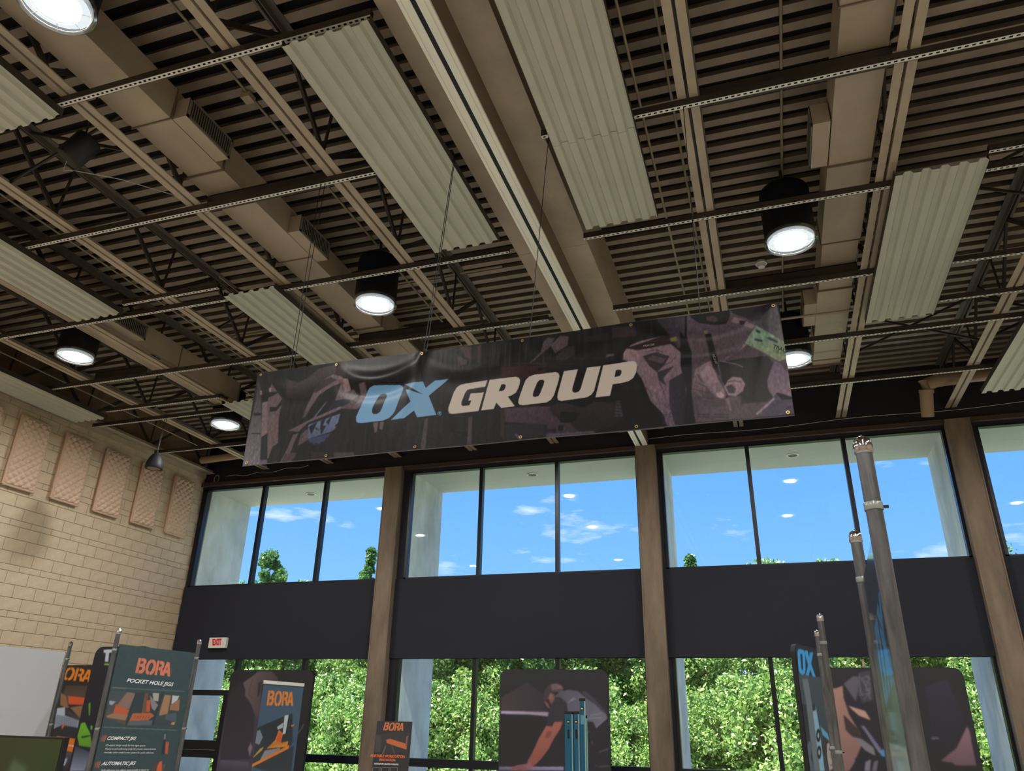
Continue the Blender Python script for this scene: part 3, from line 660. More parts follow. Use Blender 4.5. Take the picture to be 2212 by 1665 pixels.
# ================================================================== PRINTED SHEETS
def pt(c): return np.array(c, float)/255
class Sheet:
    """A printed sheet on plane O + u*U + v*V: ink is laid on a fine grid as a colour attribute. Drawing takes photo pixels."""
    def __init__(s, O, U, V, w, h, res, base, gain=1.0):
        s.O, s.U, s.V = Vector(O), Vector(U), Vector(V); s.N = s.U.cross(s.V); s.w, s.h, s.gain = w, h, gain
        s.nx, s.ny = int(round(w/res)), int(round(h/res)); s.gu = np.linspace(0, w, s.nx+1); s.gv = np.linspace(0, h, s.ny+1)
        s.img = np.zeros((s.ny+1, s.nx+1, 3)); s.img[:] = pt(base); s.du = w/s.nx; s.dv = h/s.ny
    def uv(s, x, y):
        d = ray(x, y); k = s.O.dot(s.N)/d.dot(s.N); p = d*k-s.O; return (p.dot(s.U), p.dot(s.V))
    def cover(s, rings, ss=3):
        P = np.concatenate(rings); u0, u1, v0, v1 = P[:, 0].min(), P[:, 0].max(), P[:, 1].min(), P[:, 1].max()
        i0, i1 = max(0, int(u0/s.du)-1), min(s.nx, int(u1/s.du)+2); j0, j1 = max(0, int(v0/s.dv)-1), min(s.ny, int(v1/s.dv)+2)
        if i1 < i0 or j1 < j0: return None
        acc = np.zeros((j1-j0+1, i1-i0+1))
        for a in range(ss):
            for b in range(ss):
                gu = s.gu[i0:i1+1]+((a+.5)/ss-.5)*s.du; gv = s.gv[j0:j1+1]+((b+.5)/ss-.5)*s.dv
                X, Y = np.meshgrid(gu, gv); ins = np.zeros(X.shape, bool)
                for r in rings:
                    q = np.roll(r, -1, 0)
                    for (xa, ya), (xb, yb) in zip(r, q):
                        if ya == yb: continue
                        ins ^= ((ya > Y) != (yb > Y)) & (X < (xb-xa)*(Y-ya)/(yb-ya)+xa)
                acc += ins
        return acc/(ss*ss), i0, i1, j0, j1
    def ink(s, rings, c, c2=None, d=(0, -1), alpha=1.0, noise=0, ss=2):
        rings = [np.array(r, float) for r in rings]; r = s.cover(rings, ss)
        if r is None: return s
        A, i0, i1, j0, j1 = r; C = np.broadcast_to(pt(c), A.shape+(3,)).copy()
        if c2 is not None:
            X, Y = np.meshgrid(s.gu[i0:i1+1], s.gv[j0:j1+1]); t = X*d[0]+Y*d[1]; m = A > .5
            if m.any(): t = np.clip((t-t[m].min())/(np.ptp(t[m])+1e-9), 0, 1); C = C*(1-t[..., None])+pt(c2)*t[..., None]
        if noise: C *= 1+noise*rng.normal(size=A.shape)[..., None]
        A = (A*alpha)[..., None]; s.img[j0:j1+1, i0:i1+1] = s.img[j0:j1+1, i0:i1+1]*(1-A)+C*A; return s
    def px(s, pts, c, c2=None, holes=(), **k): return s.ink([[s.uv(*p) for p in pts]]+[[s.uv(*p) for p in h] for h in holes], c, c2, **k)
    def line(s, pts, wd, c, **k):
        q = [Vector(s.uv(*p)) for p in pts]
        for a, b in zip(q[:-1], q[1:]):
            n = (b-a); n = Vector((-n.y, n.x)).normalized()*(wd/2); s.ink([[a+n, b+n, b-n, a-n]], c, **k)
        return s
    def blur(s, n=1):
        for _ in range(n):
            p = np.pad(s.img, ((1, 1), (1, 1), (0, 0)), 'edge'); s.img = (p[1:-1, 1:-1]*2+p[:-2, 1:-1]+p[2:, 1:-1]+p[1:-1, :-2]+p[1:-1, 2:])/6
        return s
    def grain(s, amp, cell=6, streak=1):
        a = rng.normal(size=(s.ny//(cell*streak)+3, s.nx//cell+3)); a = np.kron(a, np.ones((cell*streak, cell)))[:s.ny+1, :s.nx+1]
        for _ in range(2):
            p = np.pad(a, 1, 'edge'); a = (p[1:-1, 1:-1]+p[:-2, 1:-1]+p[2:, 1:-1]+p[1:-1, :-2]+p[1:-1, 2:])/5
        s.img *= np.clip(1+amp*a, .3, 2)[..., None]; return s
    def build(s, name, parent, m, disp=None, corner=0, corners=(1, 1, 1, 1), lift=.0):
        U, V = np.meshgrid(s.gu, s.gv); n = np.array(s.N); dd = (disp(U, V) if disp else np.zeros_like(U))+lift
        co = np.array(s.O)+U[..., None]*np.array(s.U)+V[..., None]*np.array(s.V)+dd[..., None]*n
        idx = np.arange(U.size).reshape(U.shape); f = np.stack([idx[:-1, :-1], idx[:-1, 1:], idx[1:, 1:], idx[1:, :-1]], -1).reshape(-1, 4)
        if corner:
            cu = ((U[:-1, :-1]+U[1:, 1:])/2).ravel(); cv = ((V[:-1, :-1]+V[1:, 1:])/2).ravel(); ok = np.ones(len(cu), bool)
            for k, (a, b) in enumerate(((0, 1), (1, 1), (0, 0), (1, 0))):     # TL TR BL BR
                if not corners[k]: continue
                x = cu if a == 0 else s.w-cu; y = s.h-cv if b == 1 else cv
                ok &= ~((x < corner) & (y < corner) & ((x-corner)**2+(y-corner)**2 > corner**2))
            f = f[ok]
        me = bpy.data.meshes.new(name); me.vertices.add(U.size); me.vertices.foreach_set('co', co.ravel())
        k = len(f); me.loops.add(4*k); me.loops.foreach_set('vertex_index', f.ravel()); me.polygons.add(k); me.polygons.foreach_set('loop_start', np.arange(k)*4)
        at = me.color_attributes.new('ink', 'FLOAT_COLOR', 'POINT'); g = np.clip(s.img*s.gain*np.array([.94, .985, 1.03]), 0, 1); g = np.where(g <= .04045, g/12.92, ((g+.055)/1.055)**2.4)
        at.data.foreach_set('color', np.concatenate([g, np.ones(g.shape[:2]+(1,))], -1).ravel()); me.materials.append(m); me.update(); me.validate(); me.shade_smooth()
        return link(name, me, parent)
    def outline(s, r, corners=(1, 1, 1, 1), grow=0.0):
        w, h, o = s.w, s.h, []
        for k, (cx, cy, a0) in enumerate(((r, r, math.pi), (w-r, r, 1.5*math.pi), (w-r, h-r, 0), (r, h-r, .5*math.pi))):
            if corners[(2, 3, 1, 0)[k]]: o += [(cx+(r+grow)*math.cos(a0+i*math.pi/16), cy+(r+grow)*math.sin(a0+i*math.pi/16)) for i in range(9)]
            else: o.append(((-grow, -grow), (w+grow, -grow), (w+grow, h+grow), (-grow, h+grow))[k])
        return o
    def slab(s, name, parent, m, t, r=.001, corners=(0, 0, 0, 0), back=.0015, grow=0.0):
        mb = MB(); mb.prism(s.outline(r, corners, grow), s.O-s.N*back, s.U, s.V, s.N, t); return obj(name, mb, m, parent)
    def text(s, parent, body, bl, br, tl, m, shear=0.0, bold=.0, lift=.003, name='lettering'):
        cu = bpy.data.curves.new('t', 'FONT'); cu.body = body; cu.shear = shear; cu.offset = bold; cu.resolution_u = 3; ob = bpy.data.objects.new('t', cu)
        me = bpy.data.meshes.new_from_object(ob); bpy.data.objects.remove(ob); bpy.data.curves.remove(cu)
        if not len(me.vertices): return None
        co = np.array([v.co[:] for v in me.vertices]); lo, hi = co.min(0), co.max(0); A, B, T = Vector(s.uv(*bl)), Vector(s.uv(*br)), Vector(s.uv(*tl))
        for v in me.vertices:
            a = (v.co.x-lo[0])/(hi[0]-lo[0]); b = (v.co.y-lo[1])/(hi[1]-lo[1]); q = A+(B-A)*a+(T-A)*b; v.co = s.O+s.U*q.x+s.V*q.y+s.N*lift
        me.materials.clear(); me.materials.append(m); me.name = name; return link(name, me, parent)
cB = Crop(280, 1410, .04973)
BORA = [[[(400, 215), (505, 225), (345, 870), (245, 855)]],
        [[(525, 235), (640, 235), (700, 270), (725, 340), (710, 440), (640, 530), (665, 600), (640, 740), (580, 840), (500, 885), (375, 875), (400, 755), (450, 755), (510, 730), (550, 660), (540, 620), (500, 600), (430, 600), (455, 480), (560, 470), (605, 410), (600, 370), (560, 355), (500, 350)]],
        [[(965, 275), (880, 300), (790, 390), (720, 540), (680, 700), (690, 850), (740, 930), (815, 940), (840, 815), (800, 800), (780, 740), (790, 650), (830, 530), (880, 440), (950, 400)]],
        [[(990, 270), (1080, 310), (1135, 420), (1130, 560), (1080, 740), (1010, 880), (920, 945), (845, 940), (865, 820), (920, 800), (985, 680), (1025, 540), (1020, 450), (965, 395)]],
        [[(1200, 315), (1295, 325), (1165, 965), (1065, 950)]],
        [[(1320, 330), (1430, 340), (1500, 390), (1510, 480), (1475, 610), (1410, 680), (1430, 830), (1630, 375), (1750, 385), (1755, 1020), (1640, 1010), (1640, 870), (1530, 860), (1480, 985), (1310, 965), (1320, 750), (1240, 725), (1260, 610), (1350, 600), (1395, 540), (1385, 480), (1300, 460)], [(1650, 560), (1645, 745), (1575, 745)]]]
def affine(src, dst):
    A = np.array([[x, y, 1] for x, y in src]); return np.linalg.solve(A, np.array(dst))
def logo(sheet, shapes, src, dst_px, c, **k):
    T = affine(src, [sheet.uv(*p) for p in dst_px])
    for rings in shapes: sheet.ink([[tuple(np.array([x, y, 1]) @ T) for x, y in r] for r in rings], c, ss=3, **k)
BSRC = [(245, 855), (1755, 1020), (400, 215)]

# ------------------------------------------------------------------ the big hanging banner
YBN = 5.14; bx0, bx1, bz0, bz1 = -4.165, .295, 1.93, 2.805
bn = thing('hanging_banner', 'long dark printed banner reading OX GROUP hung on wires across the hall', 'banner', ((bx0+bx1)/2, YBN, bz0))
S = Sheet((bx0, YBN, bz0), (1, 0, 0), (0, 0, 1), bx1-bx0, bz1-bz0, .0042, (38, 34, 40))
S.N = Vector((0, -1, 0))
b1, b2, b3, b4, b5 = (Crop(x, y, .16216) for x, y in ((510, 750), (750, 720), (950, 700), (1180, 680), (1430, 645)))
S.grain(.16, 5, 6)
# work trousers and tool belt
S.px(b1((300, 400), (270, 700), (190, 1050), (100, 1450), (70, 1590), (330, 1590), (350, 1200), (345, 690), (335, 520)), (70, 60, 64), (112, 104, 106))
S.px(b1((430, 690), (480, 480), (560, 600), (625, 690), (575, 950), (565, 1280), (490, 1330), (440, 1480), (415, 1490), (425, 1150)), (98, 82, 84), (104, 88, 90))
S.px(b1((355, 740), (430, 720), (425, 1150), (345, 1200)), (112, 96, 98)); S.px(b1((345, 1200), (425, 1160), (420, 1500), (325, 1500)), (36, 38, 48)); S.px(b1((320, 1500), (420, 1500), (420, 1570), (320, 1580)), (96, 92, 98))
S.px(b1((340, 660), (400, 610), (590, 595), (470, 660), (370, 695)), (22, 21, 26)); S.px(b1((455, 800), (540, 800), (625, 680), (610, 760), (540, 850), (455, 860)), (34, 31, 36))
S.px(b1((520, 360), (560, 340), (660, 600), (655, 690), (600, 620), (545, 455)), (26, 24, 30)); S.px(b1((240, 880), (340, 880), (340, 910), (240, 912)), (34, 30, 34))
S.line(b1((205, 1150), (335, 1155)), .008, (52, 44, 48)); S.px(b1((330, 580), (355, 580), (352, 640), (330, 640)), (120, 108, 108)); S.px(b1((445, 545), (475, 545), (470, 600), (445, 595)), (128, 114, 112))
# beam and circular saw
S.px(b1((670, 420), (830, 470), (960, 410), (1100, 290), (1300, 240), (1480, 270), (1480, 400), (1300, 380), (1100, 500), (1030, 640), (900, 680), (680, 680)), (84, 66, 72), (52, 44, 50))
S.px(b1((880, 940), (950, 750), (1040, 590), (1150, 450), (1300, 365), (1430, 400), (1520, 560), (1540, 720), (1640, 760), (1600, 830), (1400, 820), (1320, 700), (1400, 480), (1250, 540), (1100, 640), (1000, 790), (920, 930)), (116, 98, 103), (92, 76, 82))
S.px(b1((1040, 580), (1150, 450), (1270, 400), (1350, 440), (1200, 520), (1060, 610)), (74, 62, 70)); S.px(b1((1420, 420), (1510, 430), (1530, 560), (1450, 640)), (128, 108, 108))
S.px(b1((930, 940), (1040, 750), (1240, 555), (1330, 590), (1310, 720), (1420, 740), (1400, 800), (1000, 970)), (25, 25, 33)); S.px(b1((1010, 950), (1180, 740), (1220, 720), (1040, 950)), (92, 92, 104))
S.px(b1((1300, 720), (1430, 690), (1530, 680), (1520, 740), (1350, 820), (1180, 880)), (42, 46, 64))
S.px(b1((1430, 600), (1560, 560), (1620, 640), (1560, 700), (1440, 690)), (104, 88, 92)); S.px(b1((1650, 500), (1740, 480), (1740, 700), (1620, 830), (1560, 800), (1650, 680)), (104, 88, 92))
S.px(b1((960, 1030), (1390, 880), (1360, 1000), (1320, 1040), (1330, 1070), (1270, 1120), (950, 1225)), (104, 108, 126), (88, 92, 110))
S.px(b1((950, 1225), (1250, 1140), (1225, 1200), (1190, 1210), (1175, 1255), (1130, 1255), (1110, 1290), (1060, 1270), (1030, 1300), (1010, 1265), (985, 1275)), (66, 74, 96))
for q in (((970, 1060), (1080, 990), (1000, 1160)), ((1130, 980), (1190, 950), (1150, 1040), (1190, 1050), (1130, 1160), (1120, 1080)), ((1200, 990), (1270, 920), (1230, 1030)), ((1050, 1060), (1100, 1100), (1060, 1090))): S.px(b1(*q), (30, 32, 46))
S.px(b1((690, 1115), (1000, 950), (1400, 780), (1420, 815), (950, 1010), (830, 1130)), (112, 94, 98), (96, 82, 88))
S.px(b1((760, 1165), (835, 1140), (730, 1390), (690, 1560), (575, 1560), (660, 1400)), (96, 82, 85)); S.px(b1((860, 1160), (950, 1080), (960, 1230), (820, 1320)), (92, 78, 82)); S.px(b1((650, 1420), (810, 1400), (790, 1460), (700, 1550), (600, 1560)), (84, 70, 74))
S.px(b1((1300, 1395), (1570, 1395), (1570, 1450), (1300, 1480)), (84, 70, 76)); S.px(b1((990, 1390), (1170, 1395), (1170, 1500), (1000, 1510)), (58, 48, 54)); S.px(b1((810, 1390), (980, 1400), (980, 1520), (800, 1530)), (30, 30, 40))
# middle: tool wall, chisels, workhorse
for x in (700, 730, 765, 790, 870, 930, 1060, 1140, 400, 530): S.px(b3((x, 250), (x+18, 248), (x+8, 560), (x-14, 560)), (70, 60, 66), alpha=.8)
S.px(b3((220, 400), (360, 480), (360, 540), (230, 550)), (84, 68, 74)); S.px(b3((260, 300), (410, 290), (410, 470), (330, 430)), (84, 66, 68)); S.px(b3((500, 290), (545, 280), (540, 510), (500, 515)), (86, 66, 66))
S.px(b3((740, 570), (1480, 540), (1560, 545), (1640, 610), (1580, 660), (1100, 720), (830, 715), (820, 640)), (76, 44, 44), (66, 40, 42)); S.px(b3((1310, 580), (1430, 570), (1435, 600), (1310, 610)), (30, 26, 30)); S.px(b3((690, 570), (820, 560), (820, 700), (680, 690)), (26, 24, 32))
S.px(b3((1340, 380), (1370, 250), (1430, 170), (1530, 180), (1480, 290), (1380, 380), (1200, 530), (1160, 540)), (92, 78, 86)); S.px(b3((1470, 280), (1600, 150), (1720, 160), (1700, 280), (1540, 390)), (94, 80, 86)); S.px(b3((1550, 430), (1650, 320), (1800, 290), (1790, 420), (1640, 500), (1560, 520)), (66, 58, 64))
S.px(b3((960, 510), (1850, 520), (1850, 545), (960, 530)), (56, 50, 58))
for q in (((1030, 1130), (1075, 1120), (1045, 1520), (1005, 1560), (980, 1520)), ((1610, 1110), (1665, 1100), (1650, 1480), (1590, 1500))): S.px(b2(*q), (86, 76, 80))
S.px(b2((345, 1185), (420, 1180), (400, 1310), (370, 1330)), (108, 92, 92)); S.px(b2((440, 1180), (500, 1180), (470, 1290), (430, 1270)), (108, 92, 92))
for k in range(90):
    x, y = random.uniform(560, 1900), random.uniform(1180, 1540); a = random.uniform(0, 3.1); L = random.uniform(15, 70); S.line(b2((x, y), (x+L*math.cos(a), y+L*math.sin(a))), .004, (92, 84, 92), alpha=.45)
for k in range(60):
    x = random.uniform(0, 1500); S.line(b3((x, random.uniform(280, 480)), (x-8, random.uniform(480, 700))), .004, (88, 80, 90), alpha=.35)
S.px(b3((860, 1120), (1460, 1090), (1620, 1310), (1850, 1320), (1850, 1500), (1430, 1480), (1430, 1340), (1200, 1330), (870, 1300)), (86, 70, 80), (70, 58, 68)); S.px(b3((860, 1340), (1400, 1330), (1420, 1480), (900, 1540)), (50, 44, 54)); S.px(b3((1430, 1400), (1560, 1395), (1540, 1440), (1430, 1440)), (38, 34, 40)); S.px(b3((1580, 1350), (1650, 1350), (1640, 1420), (1580, 1425)), (30, 28, 36))
S.px(b3((720, 1150), (780, 1130), (750, 1400), (700, 1420)), (34, 26, 32)); S.px(b3((810, 1130), (860, 1120), (860, 1490), (810, 1500)), (70, 48, 54)); S.px(b3((990, 1465), (1020, 1460), (1110, 1530), (1060, 1545)), (96, 86, 96))
# gloved hands with the small plane
S.px(b4((0, 600), (1000, 600), (1000, 1000), (1300, 1000), (1600, 1500), (650, 1560), (0, 1000)), (18, 18, 26), alpha=.55)
S.px(b4((40, 1250), (100, 1195), (250, 1165), (480, 1240), (640, 1150), (900, 1165), (1010, 1300), (1020, 1400), (880, 1480), (640, 1550), (410, 1540), (335, 1460), (440, 1330), (330, 1430), (190, 1430), (170, 1360), (100, 1350)), (66, 52, 56), (38, 33, 42)); S.px(b4((190, 1290), (440, 1310), (350, 1440), (185, 1435)), (26, 25, 32))
S.px(b4((930, 1140), (985, 1140), (1020, 1350), (910, 1350)), (86, 80, 90), alpha=.8); S.px(b4((0, 1590), (630, 1540), (665, 1570), (0, 1640)), (92, 78, 90))
for y in (1160, 1200, 1240, 1280, 1320): S.line(b4((925, y), (1000, y+6)), .006, (30, 28, 36))
# hand holding the pen
S.px(b4((880, 180), (1180, 160), (1210, 290), (890, 320)), (66, 54, 60)); S.px(b4((540, 280), (840, 250), (840, 340), (540, 350)), (50, 44, 50))
S.px(b4((1470, 60), (1850, 0), (1850, 420), (1760, 460), (1650, 300)), (88, 74, 84), (64, 56, 66), d=(-1, 0))
S.px(b4((1130, 410), (1250, 360), (1620, 290), (1660, 400), (1760, 470), (1850, 560), (1900, 900), (1880, 1500), (1610, 1490), (1560, 1330), (1480, 1240), (1390, 1150), (1330, 1000), (1270, 850), (1205, 770), (1215, 690), (1020, 600), (1030, 520), (1060, 470)), (126, 106, 112), (112, 96, 106))
S.px(b4((1290, 560), (1460, 500), (1640, 550), (1570, 680), (1480, 770), (1380, 690)), (66, 54, 62)); S.px(b4((1340, 600), (1420, 540), (1600, 585), (1560, 660)), (92, 78, 86)); S.px(b4((1480, 770), (1700, 690), (1560, 850), (1600, 950), (1500, 880)), (70, 60, 70)); S.px(b4((1640, 880), (1850, 760), (1880, 1500), (1720, 1490), (1640, 1200)), (72, 62, 74), (50, 45, 56), d=(1, 0))
S.px(b4((905, 520), (1130, 430), (1640, 280), (1665, 400), (1200, 478), (1050, 470), (910, 540)), (56, 34, 42)); S.px(b4((800, 528), (905, 520), (910, 540), (800, 570)), (92, 88, 94)); S.px(b4((1650, 330), (1740, 308), (1755, 365), (1665, 380)), (122, 108, 62)); S.px(b4((1070, 455), (1180, 470), (1250, 560), (1210, 640), (1040, 590), (1030, 520)), (134, 114, 118))
# right: paper, mouth, fist with pen, green label
S.px(b5((330, 210), (1530, 60), (1600, 400), (1660, 800), (1775, 1530), (450, 1665), (390, 1350), (400, 1000), (390, 750), (330, 500)), (98, 84, 92), (92, 80, 88)); S.px(b5((250, 440), (390, 700), (400, 1300), (440, 1665), (300, 1665), (330, 1200), (250, 900)), (34, 32, 42))
S.px(b5((360, 205), (600, 165), (800, 135), (900, 150), (900, 250), (850, 335), (690, 350), (500, 325), (400, 260)), (44, 39, 48)); S.px(b5((590, 240), (700, 225), (760, 290), (700, 310), (590, 290)), (84, 70, 78)); S.px(b5((900, 140), (1530, 60), (1240, 330), (1100, 250), (960, 200)), (46, 42, 50), (84, 76, 84))
S.px(b5((1240, 330), (1530, 70), (1620, 560), (1255, 360)), (70, 66, 72), (112, 106, 110), d=(1, 0))
S.px(b5((960, 235), (1110, 290), (1240, 370), (1200, 410), (1040, 350), (915, 305)), (124, 108, 114)); S.px(b5((1040, 290), (1120, 300), (1080, 365), (1030, 340)), (66, 58, 66))
S.px(b5((760, 850), (1060, 790), (1400, 760), (1480, 850), (1400, 1080), (1420, 1220), (1480, 1310), (1380, 1370), (1000, 1400), (850, 1400), (830, 1000)), (52, 47, 54), (66, 60, 66)); S.px(b5((760, 840), (880, 830), (930, 1040), (850, 1150), (800, 1100)), (32, 29, 36))
S.px(b5((560, 1430), (1400, 1380), (1500, 1320), (1560, 1330), (1280, 1570), (1220, 1600), (460, 1640), (520, 1500)), (100, 86, 94)); S.px(b5((1490, 1300), (1740, 1290), (1765, 1490), (1640, 1540), (1330, 1560)), (92, 82, 96)); S.px(b5((1500, 1240), (1740, 1300), (1740, 1330), (1600, 1340)), (36, 34, 44)); S.line(b5((1260, 1540), (1500, 1320)), .016, (140, 126, 134))
S.px(b5((660, 810), (580, 860), (450, 940), (415, 1100), (390, 1250), (430, 1350), (560, 1420), (700, 1445), (850, 1430), (1050, 1395), (1060, 1290), (900, 1300), (850, 1330), (830, 1170), (770, 1040), (700, 900)), (130, 110, 116), (96, 82, 90)); S.px(b5((600, 1150), (560, 1300), (620, 1390), (840, 1400), (860, 1340), (720, 1320)), (92, 76, 84))
S.px(b5((510, 990), (600, 890), (690, 920), (860, 1280), (820, 1345), (720, 1310), (560, 1140)), (138, 118, 124), (120, 102, 108)); S.px(b5((720, 1260), (790, 1240), (830, 1290), (800, 1330), (740, 1310)), (156, 138, 140))
S.px(b5((830, 1180), (870, 1090), (930, 1035), (1050, 1045), (1110, 1130), (1080, 1230), (980, 1300), (880, 1290)), (140, 120, 124)); S.px(b5((850, 1170), (930, 1140), (990, 1200), (960, 1260), (890, 1260)), (84, 74, 80)); S.line(b5((780, 830), (900, 850), (1000, 870), (1080, 910)), .008, (128, 112, 120))
for q in (((560, 1130), (500, 1060), (470, 1010)), ((600, 1180), (520, 1150), (440, 1110)), ((640, 1260), (540, 1240), (420, 1210)), ((700, 1330), (600, 1330), (450, 1300)), ((540, 1260), (560, 1330)), ((870, 1110), (960, 1090), (1060, 1110)), ((900, 990), (980, 970), (1060, 1000))): S.line(b5(*q), .007, (78, 66, 74), alpha=.8)
S.px(b5((420, 1250), (600, 1360), (840, 1400), (850, 1432), (700, 1447), (560, 1422), (430, 1350)), (84, 72, 80), alpha=.6); S.px(b5((700, 930), (790, 1080), (860, 1270), (830, 1200), (740, 1060)), (70, 60, 68), alpha=.7)
for q in (((1330, 500), (1450, 470), (1560, 500)), ((1480, 470), (1520, 540), (1620, 575)), ((1300, 950), (1360, 1000), (1420, 1100)), ((1500, 900), (1560, 1000), (1600, 1150)), ((1560, 680), (1660, 640), (1720, 560))): S.line(b4(*q), .007, (84, 72, 80), alpha=.8)
for k in range(60):
    x, y = random.uniform(1560, 1700), random.uniform(1150, 1480); S.line(b4((x, y), (x+random.uniform(-30, 30), y+random.uniform(20, 60))), .003, (66, 58, 68), alpha=.6)
S.px(b5((575, 485), (650, 475), (745, 820), (740, 900), (775, 1040), (680, 920), (650, 800)), (44, 37, 44)); S.px(b5((558, 432), (605, 428), (614, 480), (572, 490)), (116, 106, 92)); S.px(b5((838, 1340), (900, 1315), (928, 1505), (905, 1490)), (120, 106, 112))
S.px(b5((1400, 1080), (1440, 960), (1510, 820), (1580, 870), (1690, 1000), (1735, 1310), (1540, 1240), (1480, 1310), (1410, 1190)), (112, 98, 110), (128, 112, 120)); S.px(b5((1000, 720), (1090, 590), (1130, 600), (1020, 700), (860, 790), (830, 830), (850, 770)), (122, 106, 114))
S.px(b5((1255, 360), (1640, 575), (1670, 790), (1560, 830), (1100, 580)), (114, 132, 122), (130, 134, 108)); S.px(b5((1255, 405), (1310, 435), (1305, 460), (1250, 440)), (50, 70, 66)); S.px(b5((1390, 520), (1430, 512), (1550, 570), (1530, 585), (1440, 550)), (58, 76, 72)); S.px(b5((1240, 520), (1340, 550), (1330, 570), (1235, 545)), (52, 70, 62))
for yy in (1545, 1580):
    for xa, xb in ((470, 640), (680, 900)): S.line(b5((xa, yy+(xa-470)*.0), (xb, yy)), .006, (58, 50, 58), alpha=.7)
S.blur(2); S.grain(.05, 2, 3); S.img = S.img*.85+S.img.mean(2, keepdims=True)*.15; S.img = np.clip(S.img*(.36+1.55*S.img), 0, 1)
# lettering: OX GROUP
OXO = [[(120, 1150), (122, 1110), (205, 930), (250, 800), (275, 760), (310, 728), (370, 705), (690, 678), (722, 688), (737, 718), (735, 760), (640, 1030), (610, 1080), (560, 1130), (480, 1165), (190, 1195), (145, 1192), (125, 1175)], [(335, 1035), (340, 1000), (410, 840), (430, 810), (465, 797), (500, 796), (518, 812), (520, 850), (465, 1000), (440, 1050), (400, 1075), (355, 1078), (338, 1060)]]
OXX = [[(755, 668), (1000, 632), (1038, 720), (1155, 618), (1342, 597), (1080, 825), (1182, 1080), (930, 1115), (888, 1025), (760, 1132), (585, 1155), (842, 905), (770, 735), (1000, 805)]]
BLUEC = (122, 166, 200); CREAM = (214, 194, 178)
for L in (OXO, OXX): S.px(b2(*L[0]), BLUEC, holes=[b2(*h) for h in L[1:]], ss=3)
for L in ([[(105, 1140), (110, 1100), (180, 900), (215, 835), (260, 800), (330, 783), (628, 742), (605, 830), (400, 857), (360, 870), (335, 905), (285, 1030), (282, 1065), (300, 1085), (390, 1075), (415, 1012), (375, 1015), (405, 920), (587, 905), (513, 1152), (160, 1191), (120, 1180)]],
          [[(660, 738), (1010, 702), (1050, 712), (1072, 745), (1065, 800), (1045, 860), (1015, 915), (960, 950), (908, 967), (1003, 1095), (820, 1117), (752, 1045), (718, 1130), (548, 1148)], [(822, 803), (860, 800), (880, 815), (875, 850), (855, 880), (825, 893), (787, 893)]],
          [[(1048, 1050), (1050, 1010), (1115, 820), (1145, 745), (1190, 700), (1260, 672), (1540, 633), (1577, 646), (1592, 685), (1580, 760), (1520, 950), (1480, 1010), (1420, 1045), (1110, 1083), (1065, 1075)], [(1240, 950), (1250, 900), (1300, 775), (1330, 745), (1375, 738), (1393, 760), (1385, 800), (1340, 920), (1315, 960), (1270, 973), (1248, 968)]]):
    S.px(b3(*L[0]), CREAM, holes=[b3(*h) for h in L[1:]], ss=3)
for L in ([[(232, 745), (418, 718), (345, 985), (350, 1025), (385, 1035), (430, 1020), (455, 985), (540, 698), (725, 680), (635, 1010), (600, 1060), (540, 1095), (200, 1147), (160, 1135), (147, 1095), (155, 1045)]],
          [[(758, 672), (1150, 622), (1195, 635), (1215, 680), (1200, 770), (1160, 845), (1100, 885), (1020, 905), (885, 925), (848, 1075), (653, 1097)], [(930, 738), (985, 733), (1005, 750), (1000, 785), (980, 815), (910, 830)]]):
    S.px(b4(*L[0]), CREAM, holes=[b4(*h) for h in L[1:]], ss=3)
rr = lambda r: [(1225+r*math.cos(a), 1060+r*math.sin(a)) for a in np.linspace(0, 6.283, 18)[:-1]]
S.px(b2(*rr(27)), BLUEC, holes=[b2(*rr(21))], ss=3); S.px(b2((1215, 1075), (1217, 1043), (1232, 1043), (1236, 1052), (1230, 1060), (1238, 1075), (1230, 1075), (1224, 1062), (1221, 1075)), BLUEC, ss=3)
GX = [.04, .81, 1.62, 2.50, 3.38, 4.42]
def drape(U, V):
    w = S.w; h = S.h; t = V/h; d = .010*np.sin(U*2.1+.6)*t+.006*np.sin(U*5.3+V*3)
    for a, b, amp in zip(GX[:-1], GX[1:], (.008, .034, .012, .008, .022)):
        s = np.clip((U-a)/(b-a), 0, 1); sag = 4*s*(1-s)
        d = d+amp*sag*np.exp(-((V-(h-.06-.16*sag))/.07)**2)-.6*amp*sag*np.exp(-((V-(h-.22-.12*sag))/.06)**2)
    for g in (1.62, 4.42): d = d+.018*np.exp(-((U-g+(h-V)*.25)/.05)**2)*np.exp(-((h-V)/.30))
    return d
S.build('printed_vinyl', bn, BANNERM, drape)
obj('hem', MB().tube([tuple(S.O+S.U*u+S.V*0+S.N*float(drape(np.array(u), np.array(0.)))) for u in np.linspace(0, S.w, 60)], .004, 5), mat('banner_hem', (96, 92, 98), .6), bn)
S.text(bn, 'TRACER', *b4((1300, 452), (1450, 428), (1297, 425)), GREYINK, .2, .01, .028); S.text(bn, 'TRAC', *b5((1480, 685), (1655, 748), (1490, 630)), DARKINK, .2, .02, .03); S.text(bn, 'TRACER', *b5((715, 900), (672, 765), (742, 890)), GREYINK, 0, 0, .03)
for k, u in enumerate(GX):
    for vv in (S.h-.025, .025):
        q = S.O+S.U*u+S.V*vv+S.N*(float(drape(np.array(u), np.array(vv)))+.003)
        m = MB().lathe([(.006, 0), (.013, 0), (.012, .004), (.007, .004)], n=16, cap=False); m.v = [(q.x+v[0], q.y-v[2], q.z+v[1]) for v in m.v]; obj('grommet', m, BRASS, bn)
